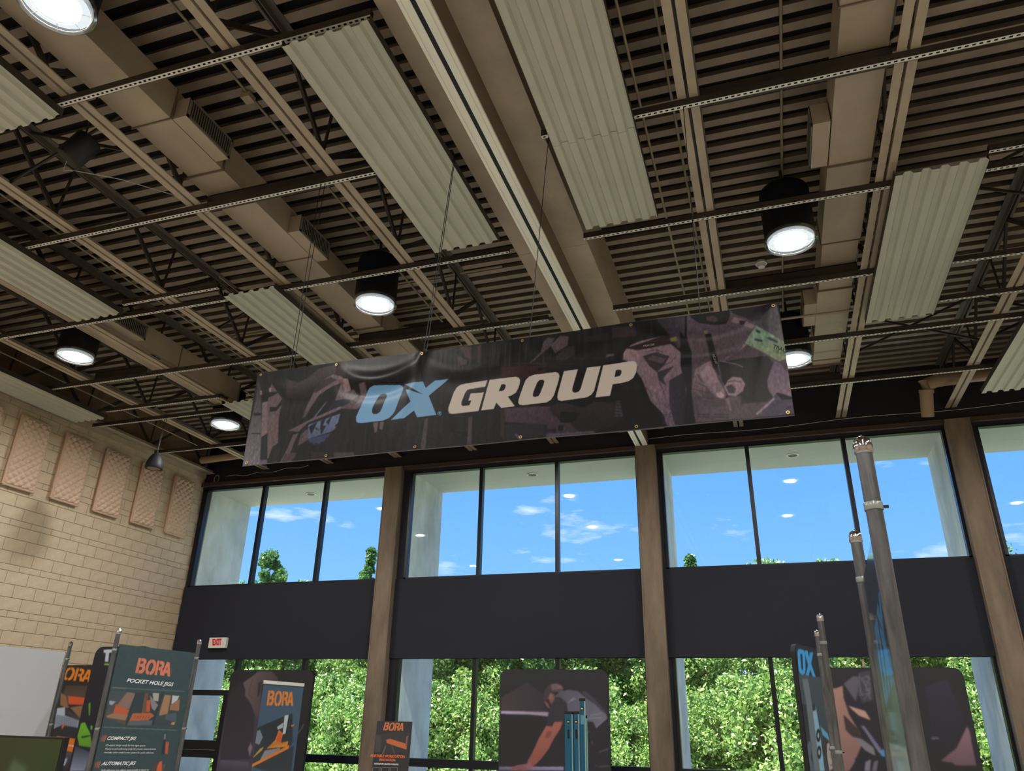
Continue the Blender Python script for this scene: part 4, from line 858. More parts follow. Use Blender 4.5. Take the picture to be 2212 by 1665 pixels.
for u, dx in ((.33, .03), (1.63, .17), (1.655, .155), (2.56, .16), (3.9, .02), (.36, .05)):
    q = S.O+S.U*u+S.V*(S.h-.02); obj('suspension_wire', MB().tube([(q.x, YBN, q.z), (q.x+dx, YBN+.0, 4.828)], .0035, 5), WIREM, bn)

# ------------------------------------------------------------------ poles and signs
def pole(x, y, label, group='chrome-capped display poles', zt=.84):
    t = thing('display_pole', label, 'pole', (x, y, FL), 0, group)
    obj('tube', MB().lathe([(.0245, .012), (.0245, zt-FL-.035)], n=24), STEEL, t, 50, loc=(0, 0, 0)); obj('domed_cap', MB().lathe([(.026, zt-FL-.06), (.029, zt-FL-.055), (.029, zt-FL-.028), (.024, zt-FL-.012), (.012, zt-FL-.003), (.004, zt-FL-.002), (.003, zt-FL+.003)], n=24), CHROME, t, 50, loc=(0, 0, 0))
    obj('foot_plate', MB().lathe([(.14, 0), (.14, .008), (.03, .014)], n=24), STEEL, t, 50, loc=(0, 0, 0))
    for zc in (.60, -.2):
        obj('clip_ring', MB().lathe([(.0265, zc-FL), (.0275, zc-FL+.002), (.0275, zc-FL+.022), (.0265, zc-FL+.024)], n=20, cap=False), CLIP, t, 50, loc=(0, 0, 0)); obj('clip_screw', MB().box(.026, .042, -.004, .004, zc-FL+.006, zc-FL+.014), BLACK, t, loc=(0, 0, 0))
    return t
pole(.330, 2.482, 'steel display pole with chrome cap at the near end of the blue lettered sign'); pole(.41, 3.839, 'steel display pole at the far end of the blue lettered sign'); pole(.372, 6.915, 'slim steel pole standing before the black rounded OX stand'); pole(.393, 8.151, 'slim steel pole tight behind its twin at the black rounded OX stand')
pole(-6.981, 7.021, 'steel pole at the near edge of the pocket hole jigs sign'); pole(-6.888, 8.255, 'steel pole at the far edge of the pocket hole jigs sign'); pole(-9.06, 8.334, 'steel pole at the edge of the blank white sign')

def upright(a, b, z0, z1, res, base, gain=1.0):
    a, b = Vector(a), Vector(b); U = (b-a); w = U.length; U.normalize(); return Sheet((a.x, a.y, z0), U, (0, 0, 1), w, z1-z0, res, base, gain)
# pocket hole jigs sign
cA = Crop(0, 1340, .20344)
t = thing('lettered_sign', 'dark green-grey BORA pocket hole jigs sign held between two steel poles', 'sign', (-6.94, 7.64, -1.2))
S = upright((-6.962, 7.058, 0), (-6.885, 8.21, 0), -1.2, .672, .0055, (62, 78, 80)); S.grain(.02, 8)
logo(S, BORA, BSRC, cB(*BSRC), (232, 128, 96))
for (pa, pb) in (((1190, 712), (1960, 752)), ((1050, 1130), (1880, 1165))): S.line(cA(pa, pb), .006, (150, 138, 128))
S.px(cA((1150, 740), (1430, 762), (1330, 1110), (1110, 1030), (1160, 900)), (74, 84, 86), (96, 82, 72)); S.px(cA((1240, 900), (1350, 760), (1440, 775), (1370, 940), (1300, 930)), (150, 116, 100)); S.px(cA((1200, 990), (1230, 890), (1370, 950), (1350, 1000)), (208, 96, 60)); S.px(cA((1130, 1010), (1200, 985), (1360, 1000), (1330, 1060), (1140, 1030)), (168, 124, 92)); S.px(cA((1160, 850), (1230, 860), (1190, 900), (1160, 890)), (168, 176, 178))
S.px(cA((1450, 765), (1720, 785), (1620, 1110), (1340, 1110)), (58, 66, 68)); S.px(cA((1540, 770), (1580, 772), (1540, 990), (1500, 1000)), (120, 84, 66)); S.px(cA((1560, 850), (1600, 840), (1590, 970), (1550, 970)), (214, 92, 56)); S.px(cA((1410, 985), (1600, 980), (1640, 1010), (1570, 1060), (1370, 1070)), (196, 104, 62)); S.px(cA((1620, 770), (1690, 772), (1680, 860), (1630, 850)), (190, 176, 158)); S.px(cA((1590, 790), (1680, 900), (1640, 960), (1610, 930)), (148, 140, 138)); S.px(cA((1370, 1070), (1620, 1060), (1610, 1110), (1350, 1110)), (98, 104, 106))
for k in range(6): S.line(cA((1420+k*30, 1040), (1440+k*30, 1012)), .006, (120, 60, 40))
S.px(cA((1740, 785), (1920, 800), (1860, 1110), (1630, 1115)), (80, 84, 84), (66, 72, 74)); S.px(cA((1750, 790), (1815, 795), (1780, 990), (1690, 1010), (1700, 950)), (178, 130, 92)); S.px(cA((1830, 795), (1905, 800), (1880, 850), (1820, 890)), (206, 204, 198)); S.px(cA((1810, 900), (1910, 830), (1900, 960), (1800, 950)), (168, 116, 84)); S.px(cA((1760, 1000), (1870, 980), (1870, 1080), (1750, 1050)), (84, 96, 106)); S.px(cA((1820, 1080), (1860, 1080), (1850, 1108), (1815, 1105)), (208, 146, 74))
for x in (1440, 1728): S.line(cA((x+5, 765), (x-105, 1112)), .012, (40, 46, 48))
for y, x in ((1245, 1075), (1525, 1010)):
    for k, c in enumerate(((178, 88, 66), (216, 100, 70), (240, 116, 74))): S.px(cA((x+k*18+14, y-28), (x+k*18+24, y-28), (x+k*18, y+38), (x+k*18-10, y+38)), c)
S.px(cA((1750, 1290), (1795, 1290), (1780, 1420), (1740, 1410)), (206, 92, 66)); S.px(cA((1745, 1205), (1760, 1205), (1755, 1260), (1742, 1290)), (140, 148, 150)); S.px(cA((1735, 1265), (1760, 1260), (1750, 1420), (1710, 1420)), (46, 54, 58)); S.px(cA((1690, 1500), (1720, 1490), (1720, 1600), (1650, 1600)), (224, 100, 62)); S.px(cA((1630, 1520), (1680, 1500), (1660, 1600), (1610, 1600)), (96, 70, 66)); S.px(cA((1725, 1530), (1755, 1520), (1750, 1560), (1725, 1600)), (120, 84, 80))
S.blur(1); logo(S, BORA, BSRC, cB(*BSRC), (236, 128, 94)); S.build('printed_face', t, PRINT); S.slab('sign_board', t, mat('sign_edge', (70, 84, 86), .5), .006)
S.text(t, 'POCKET HOLE JIGS', *cA((1338, 668), (1838, 712), (1346, 612)), WHITEINK, .35, .025)
S.text(t, 'COMPACT JIG', *cA((1130, 1278), (1438, 1280), (1142, 1230)), WHITEINK, .35, .03); S.text(t, 'AUTOMATIC JIG', *cA((1065, 1550), (1430, 1545), (1082, 1498)), WHITEINK, .35, .03)
for body, a, b, c in (('•Compact design easily fits into tight spaces.', (1117, 1338), (1542, 1342), (1122, 1312)), ('•Features self-calibrating body for precise measurements.', (1110, 1378), (1652, 1378), (1115, 1352)), ('•Includes color-coded screw system for quick reference.', (1100, 1416), (1630, 1418), (1106, 1390)), ('•Self-calibrating jaw adjusts automatically to based on', (1068, 1606), (1575, 1600), (1074, 1578))):
    S.text(t, body, *cA(a, b, c), WHITEINK, .3, .0)
# blank white sign
t = thing('blank_sign', 'blank white sign board held by a steel pole', 'sign', (-9.08, 7.7, -1.2)); S = upright((-9.12, 6.9, 0), (-9.075, 8.30, 0), -1.2, .70, .2, (214, 216, 222)); S.slab('white_board', t, WHITEBOARD, .006); obj('edge_strip', MB().box(-9.08, -9.07, 8.296, 8.302, -1.2, .70), CLIP, t)
# near sign with the blue letters, facing the aisle on the left
t = thing('glossy_sign', 'tall glossy sign with blue OX letters seen edge-on between the two nearest poles', 'sign', (.37, 3.16, -1.2))
S = upright((.398, 3.80, 0), (.332, 2.53, 0), -1.2, .575, .008, (74, 84, 92))
T = lambda x, y: (x*S.w, y*S.h)
def place(sheet, shapes, box, u0, u1, v0, v1, c):
    for rings in shapes: sheet.ink([[(u0+(x-box[0])/(box[1]-box[0])*(u1-u0), v0+(box[3]-y)/(box[3]-box[2])*(v1-v0)) for x, y in r] for r in rings], c, ss=3)
place(S, [OXO, OXX], (120, 1342, 597, 1195), .30, 1.02, 1.27, 1.62, (90, 176, 240)); S.ink([[(.12, 1.0), (1.1, 1.0), (1.1, 1.14), (.12, 1.14)]], (190, 196, 196)); S.ink([[(.5, .25), (.62, .25), (.62, .85), (.56, .9), (.5, .85)]], (176, 200, 170))
S.build('printed_face', t, GLOSSP); S.slab('sign_board', t, mat('near_sign_back', (70, 78, 84), .4), .006)

# rounded fabric display stands
def stand(name, label, a, b, zt, art, res=.0085, base=(34, 32, 38), r=.12, gain=1.0, thick=.05, mater=PRINT):
    t = thing(name, label, 'display stand', ((a[0]+b[0])/2, (a[1]+b[1])/2, FL), 0, 'rounded fabric display stands')
    S = upright(a+(0,), b+(0,), FL+.03, zt, res, base, gain); art(S); S.blur(3); S.build('printed_cover', t, mater, None, r, (1, 1, 0, 0)); S.slab('stand_body', t, BLACK, thick, r, (1, 1, 0, 0), .003, .004)
    n = S.N
    for u in (.2, S.w-.2):
        q = S.O+S.U*u; obj('foot', MB().bar(q+n*.22-Vector((0, 0, .02)), q-n*.26-Vector((0, 0, .02)), .06, .02), BLACK, t)
    return t, S
cR = Crop(460, 1340, .20344); cM = Crop(1050, 1420, .15823); cX = Crop(1680, 1340, .20344); YS = 12.35
def art_a(S):
    S.px([(460, 1560), (560, 1480), (560, 1700), (440, 1700)], (66, 56, 66), (84, 72, 84)); S.px(cR((200, 700), (330, 640), (440, 1000), (430, 1290), (100, 1300), (130, 1000)), (44, 40, 46), (62, 54, 62))
    S.px(cR((320, 660), (420, 590), (480, 540), (620, 540), (690, 600), (690, 680), (520, 680), (500, 1000), (465, 1030), (420, 930), (380, 850), (340, 800), (345, 740)), (112, 92, 92), (70, 58, 60), d=(1, 0)); S.px(cR((480, 660), (520, 640), (500, 780), (470, 820)), (54, 44, 50)); S.line(cR((420, 620), (380, 780), (420, 830)), .02, (84, 68, 70)); S.line(cR((880, 1220), (940, 1150), (960, 1100)), .02, (110, 104, 108))
    S.px(cR((90, 1290), (420, 1300), (400, 1470), (80, 1480)), (62, 54, 62)); S.px(cR((80, 1480), (380, 1500), (370, 1600), (60, 1600)), (104, 92, 106), (74, 66, 78)); S.px(cR((370, 1360), (400, 1300), (420, 1340), (390, 1450)), (140, 122, 124))
a0 = on(1, YS, 499, 1460).x; a1 = on(1, YS, 677, 1460).x
stand('rounded_display', 'black rounded display stand with a printed hand, behind the grey roll-up banner', (a0, YS), (a1, YS), on(2, 1, 0, 0).z*0+on(1, YS, 600, 1447).z, art_a)
def art_b(S):
    S.px(cM((205, 550), (560, 330), (780, 500), (800, 700), (860, 790), (205, 720)), (74, 56, 60), (48, 42, 52), d=(1, .5)); S.px(cM((200, 725), (860, 745), (860, 805), (600, 780), (200, 768)), (188, 172, 196), (170, 140, 156), d=(1, 0)); S.px(cM((195, 800), (850, 820), (830, 1500), (180, 1490)), (34, 30, 36))
    S.px(cM((780, 1490), (180, 1490), (170, 1545), (1080, 1545), (1080, 1490)), (170, 156, 186), (90, 82, 104))
    S.px(cM((1090, 420), (1200, 400), (1330, 430), (1500, 560), (1640, 740), (1660, 860), (1690, 1548), (1060, 1548), (1050, 860), (940, 800), (900, 620)), (34, 33, 40))                                   # dark trousers and side
    S.px(cM((930, 540), (1000, 470), (1120, 440), (1250, 455), (1380, 560), (1520, 660), (1640, 770), (1660, 830), (1500, 960), (1460, 880), (1360, 870), (1260, 900), (1080, 800), (1100, 640), (1010, 540)), (86, 82, 92), (112, 108, 122), d=(1, -.6))  # shirt back
    S.px(cM((930, 540), (1010, 535), (1100, 620), (1120, 760), (1050, 870), (920, 880), (870, 945), (830, 930), (850, 760), (880, 620)), (48, 44, 52))                               # sleeve
    S.px(cM((1300, 480), (1350, 450), (1500, 580), (1650, 750), (1590, 740), (1460, 610)), (62, 60, 68)); S.line(cM((1080, 430), (1200, 400), (1330, 440)), .03, (30, 30, 36))
    for q in (((1120, 620), (1200, 540)), ((1150, 590), (1230, 560)), ((1420, 790), (1580, 760)), ((1400, 830), (1600, 820)), ((1500, 960), (1640, 830))): S.line(cM(*q), .012, (142, 138, 152))
    S.px(cM((850, 500), (880, 480), (930, 500), (940, 560), (890, 640), (860, 690), (830, 660), (790, 600), (800, 540)), (126, 84, 76)); S.px(cM((790, 580), (850, 560), (890, 640), (880, 690), (850, 690), (840, 640)), (46, 36, 40)); S.px(cM((800, 590), (840, 620), (870, 690), (850, 690), (810, 640)), (140, 88, 76)); S.px(cM((860, 490), (895, 490), (910, 560), (870, 570)), (150, 96, 84))
    S.px(cM((780, 570), (790, 470), (820, 410), (880, 360), (960, 352), (1030, 380), (1060, 435), (960, 440), (880, 480), (840, 560)), (62, 54, 60)); S.px(cM((880, 365), (960, 352), (1030, 380), (1055, 430), (960, 440), (900, 450), (890, 400)), (112, 88, 94)); S.px(cM((950, 380), (1030, 390), (1050, 425), (980, 420)), (150, 84, 92)); S.px(cM((880, 480), (960, 445), (1060, 440), (1040, 465), (940, 470)), (88, 74, 80))
    S.px(cM((820, 930), (900, 940), (930, 880), (1050, 875), (1010, 980), (930, 1100), (860, 1240), (740, 1400), (640, 1490), (560, 1420), (620, 1320), (720, 1100)), (172, 96, 82), (148, 82, 72)); S.px(cM((830, 1010), (900, 1010), (870, 1090), (800, 1100)), (132, 72, 66))
    S.px(cM((600, 1420), (640, 1490), (610, 1520), (520, 1545), (350, 1545), (330, 1510), (420, 1470), (540, 1450)), (152, 98, 96)); S.line(cM((350, 1520), (520, 1480)), .01, (100, 60, 64)); S.line(cM((420, 1540), (550, 1505)), .01, (100, 60, 64))
    for q in (((1390, 1030), (1420, 1000)), ((1440, 1140), (1460, 1190)), ((1540, 1290), (1640, 1260), (1680, 1230)), ((1500, 1460), (1510, 1490)), ((1540, 1490), (1680, 1480))): S.line(cM(*q), .012, (104, 100, 112))
    for y in (1180, 1250, 1310): S.line(cM((1380, y), (1384, y+40)), .02, (134, 108, 100))
b0 = on(1, YS, 1081, 1470).x; b1x = on(1, YS, 1313, 1470).x
stand('rounded_display', 'black rounded display stand printed with a man in a cap leaning on a board', (b0, YS), (b1x, YS), on(1, YS, 1200, 1446).z, art_b)
def art_c(S):
    S.px(cX((560, 720), (610, 720), (700, 690), (860, 800), (990, 1050), (900, 1300), (820, 1500), (760, 1600), (560, 1600)), (176, 128, 112), (140, 100, 96)); S.px(cX((690, 700), (760, 640), (880, 520), (1000, 520), (1150, 900), (1150, 1560), (900, 1480), (880, 1200), (760, 1000), (700, 820)), (36, 32, 40)); S.px(cX((700, 670), (800, 590), (880, 600), (860, 700), (830, 860), (760, 760)), (96, 88, 96)); S.px(cX((860, 550), (980, 530), (1020, 840), (900, 880), (850, 760)), (64, 60, 68))
    for k in range(14): S.line(cX((850+random.uniform(0, 130), 560+random.uniform(0, 280)), (870+random.uniform(0, 130), 580+random.uniform(0, 300))), .012, (118, 110, 116), alpha=.7)
    S.px(cX((700, 1000), (860, 1160), (900, 1280), (820, 1260), (720, 1160)), (60, 44, 46)); S.px(cX((740, 900), (930, 960), (990, 1060), (860, 1010)), (196, 148, 132)); S.px(cX((790, 1230), (900, 1260), (1020, 1350), (1040, 1440), (930, 1380)), (130, 120, 124)); S.px(cX((880, 1110), (920, 1120), (1110, 1380), (1080, 1410)), (150, 142, 170))
    for k in range(12): q = k/12; S.line(cX((880+210*q, 1130+270*q), (925+195*q, 1115+270*q)), .012, (70, 64, 84))
    S.px(cX((1080, 1390), (1130, 1360), (1150, 1450), (1100, 1440)), (84, 140, 190)); S.px(cX((820, 1470), (900, 1390), (1150, 1470), (1160, 1600), (830, 1600)), (30, 28, 36)); S.px(cX((930, 1500), (990, 1470), (980, 1600), (920, 1600)), (128, 120, 130)); S.px(cX((1020, 1500), (1070, 1480), (1050, 1600), (1000, 1600)), (110, 100, 108))
    S.px(cX((1560, 700), (1800, 620), (2000, 1100), (1700, 1450), (1650, 1250)), (46, 42, 60), (32, 30, 40)); S.px(cX((2010, 1120), (2040, 1180), (2080, 1400), (2110, 1540), (1890, 1540), (1730, 1490), (1900, 1350)), (150, 108, 118), (112, 82, 92)); S.px(cX((1690, 1490), (1860, 1510), (1900, 1560), (1700, 1560)), (32, 30, 34))
    for k in range(7): S.line(cX((1630+k*12, 1240+random.uniform(-6, 6)), (1634+k*12, 1262+random.uniform(-8, 8))), .012, (112, 108, 124))
c0 = on(1, YS, 1770, 1470).x; c1 = on(1, YS, 2083, 1470).x
stand('rounded_display', 'black rounded display stand with a large printed arm behind the steel poles', (c0, YS), (c1, YS), on(1, YS, 1990, 1442).z, art_c)
# tall OX stand seen at an angle
pa = on(2, .775, 1716, 1390); pb = on(2, .775, 1772, 1402)
def art_ox(S):
    S.px(cX((200, 560), (450, 600), (600, 1200), (640, 1600), (300, 1600), (230, 1000)), (74, 82, 90), (58, 66, 74)); S.px(cX((260, 620), (320, 620), (480, 1600), (390, 1600), (300, 850)), (118, 124, 132)); S.px(cX((230, 850), (300, 900), (380, 1600), (300, 1600)), (44, 50, 58)); S.px(cX((370, 890), (400, 885), (440, 1120), (500, 1600), (450, 1600), (375, 980)), (150, 190, 210)); S.px(cX((365, 890), (400, 880), (402, 950), (372, 960)), (40, 46, 54))
    for yy in (1220, 1400): S.px(cX(*[(430+.05*yy-60+22*math.cos(a), yy+70*math.sin(a)) for a in np.linspace(0, 6.28, 16)]), (28, 30, 36)); S.px(cX(*[(430+.05*yy-60+10*math.cos(a), yy+32*math.sin(a)) for a in np.linspace(0, 6.28, 12)]), (180, 190, 196))
    S.px(cX((450, 1120), (530, 1200), (560, 1300), (520, 1250), (480, 1220)), (104, 176, 214)); S.px(cX((480, 1230), (540, 1270), (620, 1600), (540, 1600), (470, 1350)), (60, 54, 54)); S.px(cX((520, 1310), (560, 1290), (610, 1450), (600, 1560), (550, 1600), (525, 1450)), (196, 172, 164)); S.line(cX((545, 1365), (560, 1370)), .02, (60, 46, 46)); S.line(cX((560, 1540), (580, 1530)), .02, (150, 100, 100)); S.line(cX((560, 1400), (553, 1450), (566, 1456)), .012, (150, 120, 112))
    S.px(cX((290, 1400), (330, 1280), (370, 1300), (350, 1450), (400, 1600), (320, 1600)), (96, 100, 116))
    OX2 = [[[(208, 330), (222, 300), (275, 312), (292, 345), (296, 520), (290, 565), (262, 578), (235, 560), (222, 530)], [(240, 360), (252, 352), (262, 370), (268, 510), (262, 525), (252, 515)]], [[(288, 315), (318, 322), (334, 390), (340, 340), (378, 335), (356, 460), (404, 598), (372, 595), (345, 525), (330, 588), (296, 580), (322, 470), (300, 400)]]]
    for L in OX2: S.px(cX(*L[0]), (70, 170, 238), holes=[cX(*h) for h in L[1:]], ss=3)
stand('rounded_display', 'narrow black rounded stand with blue OX letters turned towards the aisle', (pa.x, pa.y), (pb.x, pb.y), .775, art_ox, .006, (40, 42, 46), .09)
# T stand behind the pocket hole sign
pa = on(1, 8.62, 205, 1412); pb = on(1, 8.62, 323, 1412)
def art_t(S):
    S.px(cA((1100, 310), (1190, 305), (1190, 340), (1160, 342), (1150, 440), (1112, 438), (1122, 344), (1100, 344)), (206, 210, 220)); S.px(cA((1107, 455), (1160, 455), (1156, 476), (1105, 472)), (150, 200, 60)); S.px(cA((860, 1090), (900, 1080), (960, 1200), (980, 1350), (840, 1330), (820, 1230)), (120, 190, 40), (100, 150, 40)); S.px(cA((860, 1230), (960, 1215), (955, 1230), (870, 1250)), (40, 60, 24)); S.px(cA((800, 1330), (960, 1400), (900, 1598), (740, 1598)), (60, 64, 76), (150, 152, 172)); S.px(cA((940, 880), (962, 870), (955, 1010), (942, 1010)), (104, 170, 40)); S.px(cA((960, 1110), (985, 1120), (980, 1160), (962, 1160)), (110, 180, 40))
stand('rounded_display', 'black rounded stand with a white T and green shirt print behind the jigs sign', (pa.x, pa.y), (pb.x, pa.y), .79, art_t, .006, (26, 28, 38), .12)
# BORA speedhorse poster between the white board and the T stand
pb = on(2, .60, 203, 1437); pa = on(1, pb.y, 60, 1420)
def art_h(S):
    S.px(cA((700, 690), (960, 690), (930, 900), (640, 890)), (70, 60, 54), (104, 78, 60)); S.px(cA((720, 800), (910, 820), (905, 895), (730, 890)), (224, 88, 50)); S.px(cA((640, 760), (700, 800), (720, 900), (830, 1020), (850, 1040), (880, 900), (700, 930), (640, 900)), (150, 108, 76)); S.px(cA((600, 930), (690, 920), (690, 1010), (600, 1000)), (190, 196, 206)); S.px(cA((690, 920), (850, 1040), (850, 1070), (690, 990)), (60, 60, 72))
    S.px(cA((590, 990), (700, 1010), (840, 1060), (830, 1140), (700, 1130), (660, 1110), (570, 1160)), (176, 180, 196))
    for k in range(12): S.line(cA((590+k*20, 995+k*5), (585+k*20, 1100+k*4)), .006, (70, 74, 96)); S.line(cA((580, 1000+k*12), (840, 1060+k*10)), .006, (70, 74, 96), alpha=.5)
    S.px(cA((570, 1150), (660, 1110), (830, 1140), (780, 1250), (560, 1240)), (44, 44, 54)); S.px(cA((650, 1130), (680, 1090), (690, 1110), (660, 1155)), (230, 100, 60)); S.px(cA((600, 1225), (800, 1255), (775, 1400), (640, 1370)), (238, 122, 34)); S.px(cA((620, 1380), (770, 1400), (720, 1598), (590, 1598)), (86, 84, 98), (44, 42, 48)); S.px(cA((630, 1480), (720, 1460), (690, 1540), (640, 1540)), (180, 184, 198))
    S.blur(1); logo(S, BORA, BSRC, cA((560, 612), (962, 660), (606, 478)), (240, 132, 30))
th, Sh = stand('rounded_display', 'dark rounded BORA display with an orange speedhorse print beside the white board', (pa.x, pb.y), (pb.x, pb.y), .60, art_h, .006, (38, 34, 34), .07)
Sh.text(th, 'speedhorse', *cA((655, 1338), (782, 1352), (657, 1300)), WHITEINK, 0, .0); Sh.text(th, 'BORA', *cA((672, 1278), (708, 1282), (674, 1258)), WHITEINK, .2, .01)
# roll-up banner
t = thing('roll_up_banner', 'slate grey BORA roll-up banner with an orange jig print', 'banner stand', (-6.92, 10.26, FL)); S = upright((-6.94, 9.79, 0), (-6.895, 10.74, 0), FL+.08, .405, .0065, (74, 92, 112))
S.px(cR((450, 1150), (560, 1100), (700, 1040), (845, 985), (845, 1290), (800, 1360), (860, 1330), (830, 1598), (560, 1598), (380, 1540), (400, 1400)), (48, 50, 54), (60, 58, 62)); S.px(cR((430, 1290), (450, 1180), (500, 1160), (530, 1240), (490, 1320)), (130, 138, 150)); S.px(cR((760, 1010), (805, 1000), (770, 1200), (740, 1210)), (210, 208, 204)); S.px(cR((660, 1270), (700, 1160), (745, 1200), (720, 1300), (800, 1280), (790, 1340), (570, 1360)), (232, 140, 46)); S.px(cR((690, 1190), (735, 1190), (720, 1290), (670, 1290)), (226, 96, 44)); S.px(cR((550, 1380), (720, 1350), (680, 1420), (490, 1500)), (150, 146, 144)); S.px(cR((385, 1540), (810, 1320), (805, 1360), (380, 1575)), (238, 130, 48)); S.px(cR((390, 1490), (500, 1360), (540, 1340), (520, 1380)), (196, 150, 66)); S.px(cR((680, 1130), (750, 1080), (740, 1140), (690, 1160)), (190, 186, 186)); S.px(cR((835, 1110), (865, 1100), (860, 1118), (832, 1130)), (238, 130, 48))
for k in range(7): S.line(cR((600+k*26, 1345-k*6), (640+k*24, 1300-k*4)), .008, (176, 96, 30))
S.blur(1); logo(S, BORA, BSRC, cR((570, 900), (852, 905), (590, 742)), (240, 134, 52)); S.build('printed_sheet', t, PRINT); S.slab('sheet_back', t, mat('roll_back', (90, 100, 112), .6), .002)
q = S.O+S.V*S.h; obj('top_rail', MB().bar(q+Vector((0, 0, .0)), q+S.U*S.w, .02, .045), PLASTIC, t); q = S.O; obj('base_cassette', MB().bar(q+Vector((0, 0, -.04)), q+S.U*S.w+Vector((0, 0, -.04)), .16, .08), STEEL, t); obj('support_pole', MB().tube([q+S.U*(S.w/2)-S.N*.03, q+S.U*(S.w/2)-S.N*.03+Vector((0, 0, S.h))], .008, 8), STEEL, t)
# small dark sign before the column, leaning back
t = thing('easel_sign', 'small black BORA portable workstation sign on a stand before the brown column', 'sign', (-3.3, 6.5, FL))
N = Vector((.38, -1, .30)).normalized(); U = Vector((-N.y, N.x, 0)).normalized(); V = N.cross(U); tl = on(1, 6.6, 815, 1557)
d = ray(891, 1558); k_ = tl.dot(N)/d.dot(N); trp = d*k_; W = (trp-tl).dot(U); Hh = .62
S = Sheet(tl-V*Hh, U, V, W, Hh, .003, (34, 32, 36)); S.N = N
S.px(cR((1700, 1220), (1990, 1180), (2090, 1200), (2060, 1400), (1680, 1400)), (52, 44, 44), (40, 36, 38)); S.px(cR((1730, 1210), (1790, 1220), (1780, 1390), (1720, 1400)), (66, 60, 62)); S.px(cR((1840, 1265), (1880, 1255), (2060, 1310), (2055, 1370), (1900, 1320), (1845, 1300)), (206, 104, 56)); S.px(cR((2050, 1230), (2075, 1220), (2060, 1330), (2045, 1330)), (132, 84, 64)); S.line(cR((1835, 1330), (1800, 1420)), .01, (104, 98, 98)); S.line(cR((1900, 1330), (1930, 1420)), .01, (76, 70, 70)); S.blur(1)
logo(S, BORA, BSRC, cR((1805, 1166), (2020, 1172), (1828, 1080)), (226, 118, 62)); S.build('printed_face', t, PRINT); S.slab('sign_board', t, BLACK, .008)
S.text(t, 'PORTABLE WORKSTATION', *cR((1675, 1450), (2035, 1462), (1680, 1420)), ORANGEINK, 0, .03); S.text(t, 'INNOVATION', *cR((1765, 1492), (1935, 1498), (1768, 1464)), ORANGEINK, 0, .03); S.text(t, 'FASTER SETUPS. SMARTER WORKSITES.', *cR((1710, 1530), (1970, 1538), (1713, 1513)), WHITEINK, 0, .02)
for x in (1700, 1795, 1885):
    r = MB()
    for A, B in (((x, 1562), (x+78, 1562)), ((x, 1562), (x-6, 1598)), ((x+78, 1562), (x+72, 1598))):
        a, b = (S.O+S.U*q[0]+S.V*q[1]+S.N*.003 for q in (S.uv(*p_) for p_ in cR(A, B))); r.bar(a, b, .003, .002)
    obj('icon_frame', r, GREYINK, t)
m_ = S.O+S.U*(W/2); obj('stand_post', MB().tube([m_+V*.3-N*.02, Vector((m_.x, m_.y+.06, FL+.02))], .014, 10), BLACK, t, 50); obj('stand_base', MB().lathe([(.17, 0), (.17, .012), (.03, .02)], (m_.x, m_.y+.06, FL), 24), BLACK, t, 50)
# screen
t = thing('flat_screen', 'flat screen with a dark green reflection painted on it, below the white board', 'screen', (-3.4, 4.0, FL))
tr = on(1, 4.2, 136, 1597); S = Sheet((tr.x-1.1, 4.2, tr.z-.62), (1, 0, 0), (0, 0, 1), 1.1, .62, .008, (40, 44, 42)); S.ink([[(.0, 0), (1.1, 0), (1.1, .62), (0, .62)]], (30, 31, 28), (74, 130, 40), d=(1, .3)); S.ink([[(0, .45), (1.1, .3), (1.1, .62), (0, .62)]], (24, 28, 26), alpha=.6); S.ink([[(.62, 0), (.9, 0), (.86, .45), (.72, .5)]], (120, 140, 110), alpha=.5); S.blur(12)  # dark to green reflection painted onto the screen
S.build('painted_reflection', t, GLOSSP, lift=.002); S.slab('screen_case', t, BLACK, .04, .001, (0, 0, 0, 0), 0, .012); obj('stand_column', MB().box(tr.x-.6, tr.x-.5, 4.245, 4.30, FL+.02, tr.z-.2), BLACK, t); obj('stand_foot', MB().box(tr.x-.9, tr.x-.2, 4.05, 4.5, FL, FL+.02), BLACK, t)
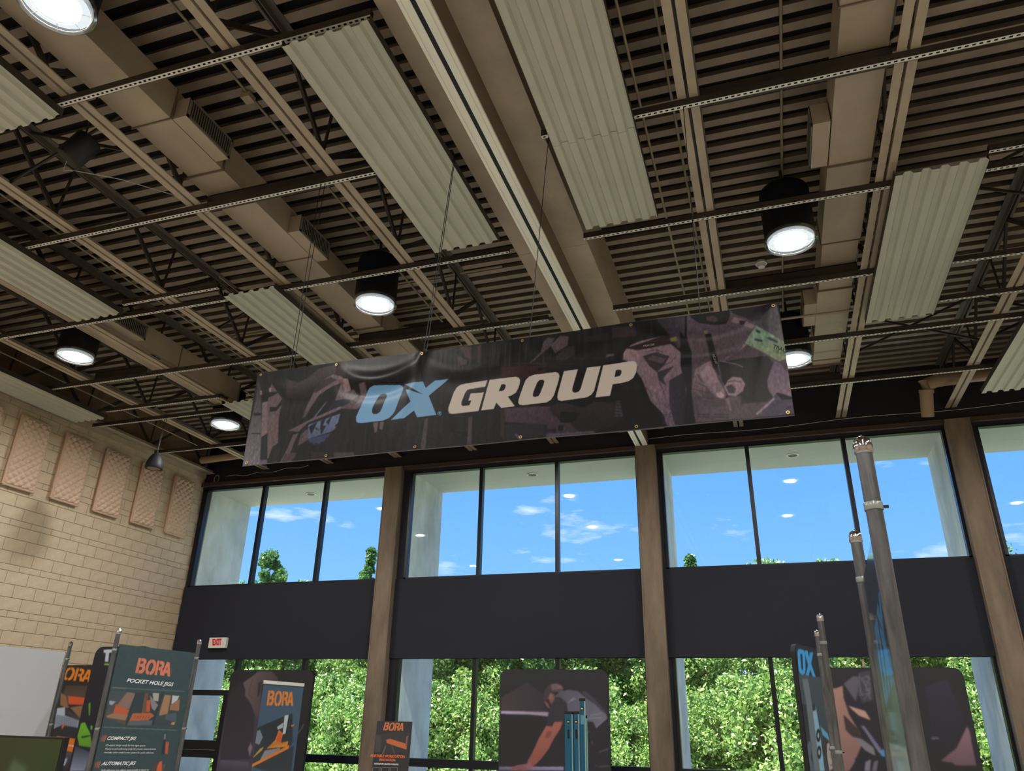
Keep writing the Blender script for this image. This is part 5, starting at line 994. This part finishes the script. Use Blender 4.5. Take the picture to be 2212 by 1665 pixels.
# spirit levels leaning in a bundle
for i, (xa, xb, yt, y, lb) in enumerate(((1219, 1236, 1537, 7.50, 'short blue spirit level at the left of the bundle, silver edged'), (1229, 1241, 1538, 7.56, 'short blue spirit level second in the bundle with a hand slot'), (1239, 1250, 1537, 7.50, 'short blue spirit level against the tallest one'), (1251, 1263, 1509, 7.53, 'tallest blue spirit level standing up out of the bundle'), (1257, 1267, 1546, 7.62, 'blue spirit level behind the tallest one at the right of the bundle'))):
    A, B = on(1, y, xa, yt), on(1, y, xb, yt); t = thing('spirit_level', lb, 'spirit level', ((A.x+B.x)/2, y, FL+.6), 0, 'blue spirit levels'); w = B.x-A.x; x0, x1, zt = A.x, B.x, A.z
    obj('rail', MB().box(x0+.004, x1-.004, y, y+.022, FL+.6, zt), TEAL, t); obj('edge_strip', MB().box(x1-.006, x1, y-.002, y+.024, FL+.6, zt), TEALTRIM, t); obj('end_cap', MB().box(x0, x1, y-.003, y+.025, zt-.02, zt+.004), BLACK, t)
    cx = (x0+x1)/2; v = obj('bubble_window', MB().prism([(cx+.017*math.cos(a), zt-.085+.017*math.sin(a)) for a in np.linspace(0, 6.283, 17)[:-1]], (0, y-.001, 0), (1, 0, 0), (0, 0, 1), (0, -1, 0), .003), BLACK, t); obj('vial', MB().box(cx-.010, cx+.010, y-.006, y-.002, zt-.091, zt-.079), VIAL, v)
    if i in (0, 2): obj('hand_slot', MB().prism([(cx+.010*math.cos(a), zt-.19+(.03 if math.sin(a) > 0 else -.03)+.010*math.sin(a)) for a in np.linspace(0, 6.283, 17)[:-1]], (0, y-.001, 0), (1, 0, 0), (0, 0, 1), (0, -1, 0), .004), BLACK, t)
    obj('print_patch', MB().box(x0+.012, x1-.012, y-.002, y, zt-.22, zt-.15 if i != 3 else zt-.14), mat('level_print', (104, 178, 206), .5), t) if i in (1, 3) else None
t = thing('level_rack', 'low dark rack holding the bundle of spirit levels', 'rack', (-2.0, 7.55, FL)); xa = on(1, 7.5, 1215, 1600).x; xb = on(1, 7.5, 1272, 1600).x
obj('rack_shelf', MB().box(xa-.1, xb+.1, 7.42, 7.75, FL+.56, FL+.60), BLACK, t); [obj('leg', MB().box(x, x+.03, yy, yy+.03, FL, FL+.56), BLACK, t) for x in (xa-.1, xb+.07) for yy in (7.42, 7.72)]
# exit lettering
t = bpy.data.objects['exit_sign']; a = on(1, D-.10, 453, 1377); b = on(1, D-.10, 486, 1399); S = Sheet((a.x, D-.10, b.z), (1, 0, 0), (0, 0, 1), b.x-a.x, a.z-b.z, .05, (220, 214, 206)); S.N = Vector((0, -1, 0)); 
S.text(t, 'EXIT', (459, 1394), (479, 1393), (459, 1380), RED, 0, .06, .004)

# ------------------------------------------------------------------ lift everything so that the floor is at z = 0
for o in bpy.data.objects:
    if o.parent is None: o.location.z += EYE
